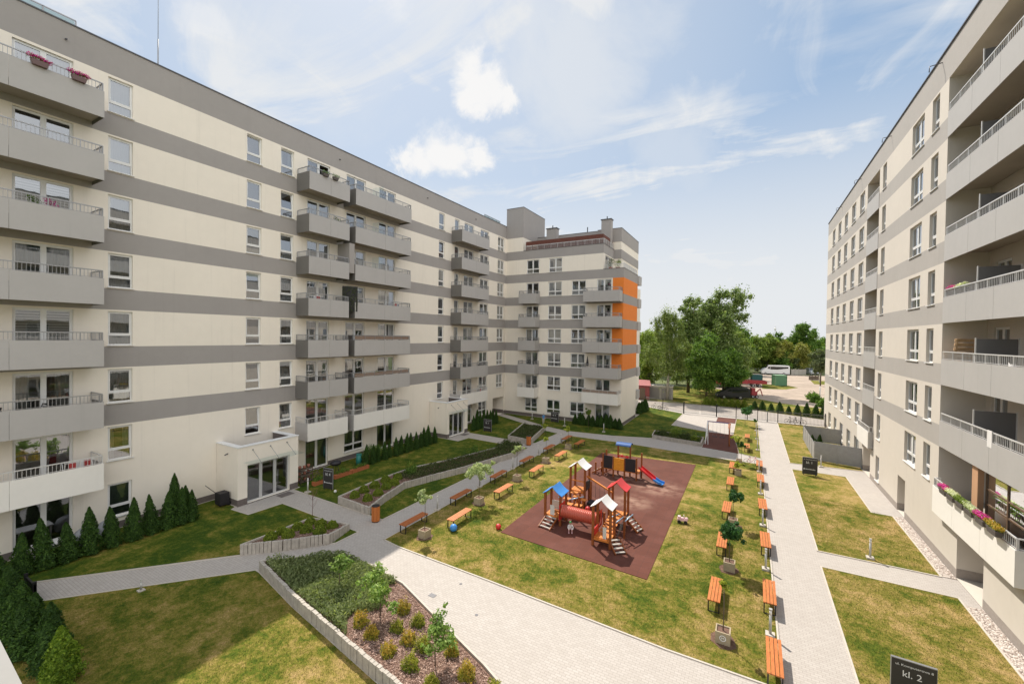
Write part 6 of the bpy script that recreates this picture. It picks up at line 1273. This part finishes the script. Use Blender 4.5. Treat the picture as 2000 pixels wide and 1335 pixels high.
# ------------------------------------------------------------------ trees beyond the fence
TREEN = [0]; SEEDS = {}
def big_tree(x, y, h, w, key, lab, n=14000, ls=.34, style='round', trunk=.10, bark=BARK, name='tree'):
    TREEN[0] += 1; random.seed(100+TREEN[0]*7+SEEDS.get(TREEN[0], 0))
    t = thing(name, lab, 'tree', (x, y, -.03), 0, 'trees beyond the street'); g = MB(); cl = []; r = w/2
    nc = 30 if style != 'birch' else 46
    zb = h*trunk
    for k in range(nc):
        a = random.uniform(0, 6.28); u = random.random()
        if style == 'round': zz = zb+(h-zb)*(.08+.84*u); prof = math.sin(math.pi*min(1, (.16+.80*u)))**.62; rr = r*prof*random.random()**.45*.86; cr = r*random.uniform(.20, .36)*(.6+.5*prof)
        elif style == 'poplar': zz = zb+(h-zb)*(.05+.88*u); prof = (math.sin(math.pi*min(1, .18+.74*u)))**.5; rr = r*prof*random.random()**.4*.85; cr = r*random.uniform(.18, .32)
        elif style == 'birch': zz = zb+(h-zb)*(.18+.74*u); prof = math.sin(math.pi*min(1, .22+.75*u))**.7; rr = r*prof*random.random()**.5*.9; cr = r*random.uniform(.15, .25)
        elif style == 'bush': zz = h*(.12+.72*u); prof = math.sin(math.pi*min(1, .3+.68*u))**.6; rr = r*prof*random.random()**.5*.8; cr = r*random.uniform(.26, .42)
        cl.append((rr*math.cos(a), rr*math.sin(a), min(zz, h-cr*.75), cr))
    tipc = list(cl); sub = []
    for (cx, cy, cz, cr) in cl:
        for _ in range(6 if style != 'birch' else 4): d = Vector((random.gauss(0, 1), random.gauss(0, 1), random.gauss(0, .8))).normalized()*cr*random.uniform(.5, 1.15); sub.append((cx+d.x, cy+d.y, min(h, cz+d.z), cr*random.uniform(.28, .55)))
    cl = [(a, b, c, e*.9) for a, b, c, e in cl]+sub+[(0, 0, h*.45, r*.55), (0, 0, h*.62, r*.5), (0, 0, h*.78, r*.34)]
    tips = [(c[0]*.85, c[1]*.85, c[2]) for c in tipc[::3]]; limbs(g, zb+.05*h, tips, max(.07, h*.016), h*.72, 8)
    g.build('trunk', bark, t)
    n = int(n*1.5); P, N = clump_cloud(n, cl, 1.0 if style != 'birch' else 2.3, .55, True); size = rng.uniform(.6, 1.35, n)*ls
    P[:, 2] = np.maximum(P[:, 2], zb*.6)
    put(leafmesh('crown', P, N, size, LF[key], .62 if style != 'birch' else .45), 'crown', t); return t
T = [(-22, 118, 13, 11, 'light', 'broad pale tree far behind the wing corner', 8000, .45, 'round', .05, BARK), (-13, 122, 13.5, 11, 'dark', 'broad tree far behind the birch', 8000, .45, 'round', .05, BARK), (-4, 124, 13, 11, 'light', 'broad bright tree far behind the tall poplar', 8000, .45, 'round', .05, BARK), (5.8, 160, 12.5, 9, 'dark', 'full mid green tree behind the minibus roof', 8000, .5, 'round', .05, BARK), (18, 168, 11, 9, 'dark', 'full dark tree right of the large rounded tree', 8000, .5, 'round', .05, BARK),
     (-11.7, 73.4, 15.0, 7.6, 'birch', 'tall pale birch with drooping twigs beyond the street fence', 22000, .26, 'birch', .16, BARKW),
     (-9.9, 85.1, 18.7, 8.0, 'poplar', 'tall grey green poplar, left one of the big pair', 24000, .34, 'poplar', .1, BARK), (-4.2, 91, 20.3, 12.0, 'poplar', 'tallest grey green poplar right of centre of the tree group', 32000, .36, 'poplar', .1, BARK),
     (-6.1, 76.3, 11.2, 7.6, 'dark', 'dense dark green tree with its trunk by the parked van', 26000, .26, 'round', .15, BARK), (-3.0, 83.5, 8.7, 6.6, 'dark', 'lower dark green tree leaning over the van', 15000, .27, 'round', .22, BARK),
     (-15.9, 78.5, 11.8, 6.0, 'light', 'light green tree directly behind the orange corner of the wing', 15000, .28, 'round', .1, BARK), (-19.5, 95, 12.0, 9.0, 'light', 'pale tree farther behind the wing corner', 9000, .4, 'round', .1, BARK),
     (-14.0, 100, 10.5, 8, 'gold', 'yellowish tree behind the birch', 9000, .4, 'round', .1, BARK), (-8.5, 107, 12, 10, 'dark', 'dark filler tree behind the two poplars', 12000, .42, 'round', .06, BARK), (-1.6, 111, 12.0, 5.6, 'light', 'bright green tree right of the tall poplar', 14000, .36, 'poplar', .08, BARK),
     (-2.6, 140, 14.0, 7.6, 'dark', 'slim dark green tree left of the white minibus', 14000, .42, 'poplar', .30, BARK), (4.8, 151.5, 12.8, 7.4, 'light', 'mid green tree above the white minibus', 11000, .42, 'round', .05, BARK),
     (8.5, 151, 11.0, 6.4, 'gold', 'yellow green tree behind the minibus', 10000, .42, 'round', .05, BARK), (8.6, 166, 13.2, 8.0, 'dark', 'distant dark tree above the yellow green one', 8000, .5, 'round', .05, BARK), (8.8, 149.6, 7.6, 5.0, 'dark', 'dark tree at the tail of the minibus', 8000, .4, 'bush', .05, BARK),
     (14.9, 163.5, 16.0, 10.8, 'dark', 'large rounded tree standing highest at the right of the lot', 16000, .48, 'round', .08, BARK), (13.9, 156, 9.6, 7.0, 'gold', 'golden bushy tree below the large rounded tree', 11000, .4, 'bush', .05, BARK), (13.9, 116.0, 8.6, 4.2, 'willow', 'grey green willow at the edge of the right block', 11000, .30, 'round', .3, BARK),
     (23.5, 194, 11.4, 9, 'dark', 'distant tree showing just left of the right block', 6000, .6, 'round', .05, BARK), (18.6, 178, 12.6, 8, 'light', 'distant light tree beside the right block', 6000, .55, 'round', .05, BARK), (5.5, 175, 11, 8, 'light', 'distant light tree between the two dark ones', 6000, .5, 'round', .05, BARK),
     (11.5, 176, 10.5, 8, 'light', 'distant pale tree left of the large rounded tree', 6000, .5, 'round', .05, BARK), (-4.5, 128, 9.5, 8, 'light', 'bright tree between the poplar and the minibus', 9000, .42, 'bush', .05, BARK), (11.2, 150.8, 5.2, 5, 'dullgreen', 'low bush by the wall at the back of the lot', 5000, .34, 'bush', .05, BARK)]
T += [(3.2, 153, 12.8, 9.5, 'light', 'full light green tree rising behind the minibus front', 9000, .46, 'round', .05, BARK), (-2.2, 150, 12.5, 9.5, 'dark', 'full dark tree filling the gap right of the tall poplar', 9000, .46, 'round', .05, BARK), (-6.8, 90, 17.2, 9.0, 'poplar', 'grey green poplar crown joining the two tallest ones', 22000, .34, 'round', .15, BARK)]
for a in T: big_tree(*a)
def woods(nm, n, x0, x1, y0, y1, h, ls, key):
    P = np.stack([rng.uniform(x0, x1, n), rng.uniform(y0, y1, n), h*rng.random(n)**.6*(.72+.28*np.sin(rng.uniform(0, 1, n)*6))], 1); P[:, 2] *= (.75+.25*np.sin(P[:, 0]*.11)+.12*np.sin(P[:, 0]*.31+2)); tag(put(leafmesh(nm, P, rng.normal(size=(n, 3)), rng.uniform(.6, 1.4, n)*ls, LF[key], .7), nm), kind='stuff')
woods('distant_wood', 30000, -260, 260, 250, 300, 9.5, 2.4, 'dark'); woods('distant_wood', 16000, -420, 420, 420, 480, 13, 4.5, 'dullgreen')

# ------------------------------------------------------------------ vehicles and yard things
def wheel(t, x, y, r=.34, w=.2):
    g = MB(); g.tube([(x, y-w/2, r), (x, y+w/2, r)], r, 18); wl = g.build('wheel', BLACKM, t); g = MB(); g.tube([(x, y-w/2-.01, r), (x, y+w/2+.01, r)], r*.55, 12); g.build('rim', RAIL, wl)
def profile_body(t, prof, w, m, nm='body', inset_=.08):
    g = MB(); n = len(prof); zmax = max(p[1] for p in prof)
    def side(s): return [(x, s*(w/2-(inset_ if z > zmax*.55 else 0)), z) for x, z in prof]
    a, b = side(-1), side(1); g.face(a); g.face(list(reversed(b)))
    for k in range(n): j = (k+1) % n; g.face([b[k], b[j], a[j], a[k]])
    return g.build(nm, m, t)
CARW = M('white_paint', (.72, .72, .72), .3); DGL = M('dark_car_glass', (.015, .017, .02), .08, spec=.8); CARB = M('black_paint', (.012, .013, .016), .35)
def minibus(x, y, rz, body, lab, L=6.6, H=2.55):
    t = thing('minibus', lab, 'van', (x, y, 0), rz); pr = [(-L/2, .35), (-L/2, H*.92), (-L/2+.25, H), (L/2-1.9, H), (L/2-1.15, H*.62+.25), (L/2-.25, H*.48), (L/2, H*.36), (L/2, .35)]
    profile_body(t, pr, 2.0, body)
    for s in (-1, 1):
        y_ = s*.935; g = MB(); g.box(-L/2+.35, L/2-2.25, y_-.01, y_+.012, H*.56, H*.86); g.face([(L/2-2.15, y_, H*.56), (L/2-1.35, y_, H*.56), (L/2-1.75, y_, H*.84), (L/2-2.15, y_, H*.86)][::s]); g.build('side_window', DGL, t)
    g = MB(); g.face([(L/2-1.13, -.85, H*.62+.27), (L/2-1.13, .85, H*.62+.27), (L/2-1.84, .8, H-.02), (L/2-1.84, -.8, H-.02)]); g.build('windscreen', DGL, t)
    for s in (-1, 1): g = MB(); g.box(L/2-.03, L/2+.012, s*.72-.14, s*.72+.14, H*.29, H*.38); g.build('headlight', WHT, t)
    for xx in (-L/2+1.5, L/2-1.0):
        for yy in (-.9, .9): wheel(t, xx, yy)
    g = MB(); g.box(L/2-.02, L/2+.06, -.9, .9, .32, .55); g.box(-L/2-.06, -L/2+.02, -.9, .9, .32, .55); g.build('bumper', BLACKM, t); return t
minibus(6.5, 145.6, math.pi+.22, CARW, 'white minibus with dark windows parked at the back of the lot', 7.2, 2.75)
minibus(-2.4, 81.4, math.pi+.25, CARB, 'black van parked under the dark tree beside the lot', 5.0, 1.95)
minibus(.9, 157.5, math.pi+.3, CARW, 'white van mostly hidden behind trees left of the minibus', 5.4, 2.5)
minibus(16.0, 152.5, -1.2, M('grey_paint', (.25, .27, .30), .3), 'grey car in the shade at the far right of the lot', 4.6, 1.9)
def container(x, y, rz, L, Wd, h, m, lab, rm=None, cat='container'):
    t = thing('container', lab, cat, (x, y, 0), rz); g = MB(); n = int(L/.22)
    for s in (-1, 1):
        for k in range(n): a = -L/2+L*k/n; o_ = .03 if k % 2 else 0; g.face([(a, s*(Wd/2-o_), .08), (a+L/n, s*(Wd/2-o_), .08), (a+L/n, s*(Wd/2-o_), h), (a, s*(Wd/2-o_), h)])
        n2 = int(Wd/.22)
        for k in range(n2): a = -Wd/2+Wd*k/n2; o_ = .03 if k % 2 else 0; g.face([(s*(L/2-o_), a, .08), (s*(L/2-o_), a+Wd/n2, .08), (s*(L/2-o_), a+Wd/n2, h), (s*(L/2-o_), a, h)])
    g.build('corrugated_wall', m, t); g = MB()
    for a in (-L/2, L/2):
        for b in (-Wd/2, Wd/2): g = MB(); g.box(a-.05, a+.05, b-.05, b+.05, 0, h); g.build('corner_post', m, t)
    g = MB(); g.box(-L/2-.06, L/2+.06, -Wd/2-.06, Wd/2+.06, h, h+.08); g.build('roof', rm or m, t); return t
GRNP = M('green_container_paint', (.09, .22, .12), .6, var=.15, vscale=2); container(5.85, 110.8, .35, 2.2, 2.0, 2.3, GRNP, 'green box container standing on the grass in the lot', M('green_pale', (.22, .36, .22), .6))
container(1.6, 121, .2, 2.2, 1.8, 1.4, plain('teal_container', (.02, .10, .10), .6), 'dark teal container behind the red trailers')
REDR = M('rust_red_roof', (.36, .12, .12), .7, var=.2, vscale=2)
t = thing('shed', 'small dark red shed with pink red sheet roof behind the wing corner', 'shed', (-15.6, 72.6, 0), .25); g = MB(); g.box(-1.1, 1.1, -1.4, 1.4, 0, 2.3); g.build('wall', plain('shed_red', (.20, .045, .045), .7), t); g = MB(); g.face([(-1.3, -1.6, 2.35), (1.3, -1.6, 2.3), (1.3, 1.6, 2.95), (-1.3, 1.6, 3.0)]); g.face([(-1.3, -1.6, 2.28), (-1.3, 1.6, 2.93), (1.3, 1.6, 2.88), (1.3, -1.6, 2.23)]); g.build('roof', REDR, t); g = MB(); g.box(-.4, .4, -1.42, -1.4, 0, 1.9); g.build('door', BARK, t)
t = thing('garage', 'low grey concrete garages behind the birch trunks', 'garage', (-12.9, 74.2, 0), .12); g = MB(); g.box(-1.9, 1.9, -.9, 2.4, 0, 2.1); g.build('wall', M('old_concrete', (.36, .34, .30), .9, var=.2, vscale=1.5), t); g = MB(); g.box(-2.0, 2.0, -1.0, 2.5, 2.1, 2.22); g.build('roof', M('pale_roof', (.58, .54, .48), .8), t)
for a in (-.95, .95): g = MB(); g.box(a-.8, a+.8, -.93, -.90, .05, 1.85); g.build('door', M('garage_door', (.22, .21, .20), .7), t)
t = thing('open_shelter', 'dark open shelter with pale frame above the red shed', 'shelter', (-17.2, 81, 0), .2); g = MB()
for a in (-1.5, 1.5):
    for b in (-1, 1): g.box(a-.1, a+.1, b-.1, b+.1, 0, 4.2)
g.build('posts', KERB, t); g = MB(); g.box(-1.7, 1.7, -1.2, 1.2, 4.2, 4.4); g.build('roof', M('pale_roof'), t); g = MB(); g.box(-1.4, 1.4, .9, 1.0, 0, 4.2); g.build('back_wall', BOARD, t)
def trailer(x, y, rz, lab, L=4.2):
    t = thing('red_trailer', lab, 'trailer', (x, y, 0), rz, 'red trailers in the lot'); g = MB(); m = plain('trailer_red', (.30, .03, .035), .6); g.box(-L/2, L/2, -1.0, 1.0, .7, .8); g.box(-L/2, L/2, -1.02, -.96, .8, 1.35); g.box(-L/2, L/2, .96, 1.02, .8, 1.35); g.box(-L/2, -L/2+.05, -1, 1, .8, 1.35); g.box(L/2-.05, L/2, -1, 1, .8, 1.35); g.build('bed', m, t)
    for xx in (-.6, .6): wheel(t, xx, -.95, .33); wheel(t, xx, .95, .33)
    g = MB(); g.bar((L/2, 0, .7), (L/2+1.2, 0, .5), .08); g.build('drawbar', BLACKM, t)
trailer(-2.6, 102.6, .35, 'red trailer half hidden behind the dark tree', 4.4); trailer(1.2, 104.9, .2, 'red trailer left of the green container', 4.0); trailer(-4.6, 99.5, .4, 'red trailer deepest under the trees', 4.0)
t = thing('red_excavator', 'small red loader machine beside the black van', 'machine', (.7, 84.6, 0), .5); g = MB(); g.box(-.5, .5, -.4, .4, .45, 1.1); g.box(-.45, .15, -.35, .35, 1.1, 1.75); g.build('body', plain('trailer_red'), t); g = MB(); g.bar((.4, 0, .9), (1.2, 0, 1.6), .14); g.bar((1.2, 0, 1.6), (1.6, 0, .4), .12); g.build('arm', plain('trailer_red'), t)
for xx in (-.35, .35): wheel(t, xx, -.45, .28); wheel(t, xx, .45, .28)
for i, (x, y, h) in enumerate(((15.0, 126.3, 4.6), (10.45, 87.4, 2.4))): g = MB(); g.tube([(0, 0, 0), (0, 0, h)], .09, 8); g.box(-.15, .15, -.15, .15, 0, .3); o = g.build('pole', M('pale_pole', (.55, .54, .52), .6)); o.location = (x, y, 0); tag(o, 'pale pole at the right side of the lot, '+('far one by the willow' if i == 0 else 'near one beside the block'), 'pole', 'poles in the lot')
g = MB(); g.box(-2.4, 2.4, -.08, .08, 0, 1.6); 
for k in range(5): g.box(-2.44+k*1.2, -2.36+k*1.2, -.12, .12, 0, 1.7)
o = g.build('yard_wall', M('old_concrete')); o.location = (12.6, 149.3, 0); o.rotation_euler = (0, 0, .65); tag(o, 'pale concrete yard wall behind the lot right of the minibus', 'wall')
g = MB(); g.box(-1.3, 1.3, -.06, .06, 0, 1.0)
for k in range(4): g.box(-1.32+k*.86, -1.24+k*.86, -.1, .1, 0, 1.1)
o = g.build('board_barrier', BARK); o.location = (14.5, 132.6, 0); o.rotation_euler = (0, 0, .6); tag(o, 'brown board barrier at the right of the lot', 'barrier')
t = thing('lattice_mast', 'thin distant transmitter mast above the tree line', 'mast', (14.5, 330, 0)); g = MB()
for a in (0, 2.1, 4.2): g.tube([(.8*math.cos(a), .8*math.sin(a), 0), (.3*math.cos(a), .3*math.sin(a), 18.5)], .10, 5)
for k in range(17): z = k*1.05; a = 2.1*k; b = 2.1*(k+1); r = .8-.5*z/18.5; g.tube([(r*math.cos(a), r*math.sin(a), z), (r*math.cos(b), r*math.sin(b), z+1.05)], .07, 4)
g.build('lattice', RAIL, t); g = MB(); g.tube([(0, 0, 16.8), (0, 0, 18.2)], .55, 8); g.tube([(0, 0, 18.2), (0, 0, 20.2)], .08, 5); g.build('antenna', WHT, t)
for i, (x, y) in enumerate(((9.7, 84.2), (10.0, 79.2), (9.6, 88.5))): shrub(x, y, 0, .9, 1.2, 'dark', 'rough bush beside the far corner of the right block, %s' % ('nearest', 'middle one', 'farthest')[(1, 0, 2)[i]], 'bushes behind the right block', 1500, .22)
for o in list(bpy.data.objects):
    if o.get('label') == 'x': bpy.data.objects.remove(o)
S.cycles.max_bounces = 7; S.cycles.diffuse_bounces = 3; S.cycles.glossy_bounces = 3; S.cycles.transparent_max_bounces = 12; S.cycles.transmission_bounces = 3
S.cycles.use_adaptive_sampling = True; S.cycles.caustics_reflective = False; S.cycles.caustics_refractive = False; S.cycles.sample_clamp_indirect = 6
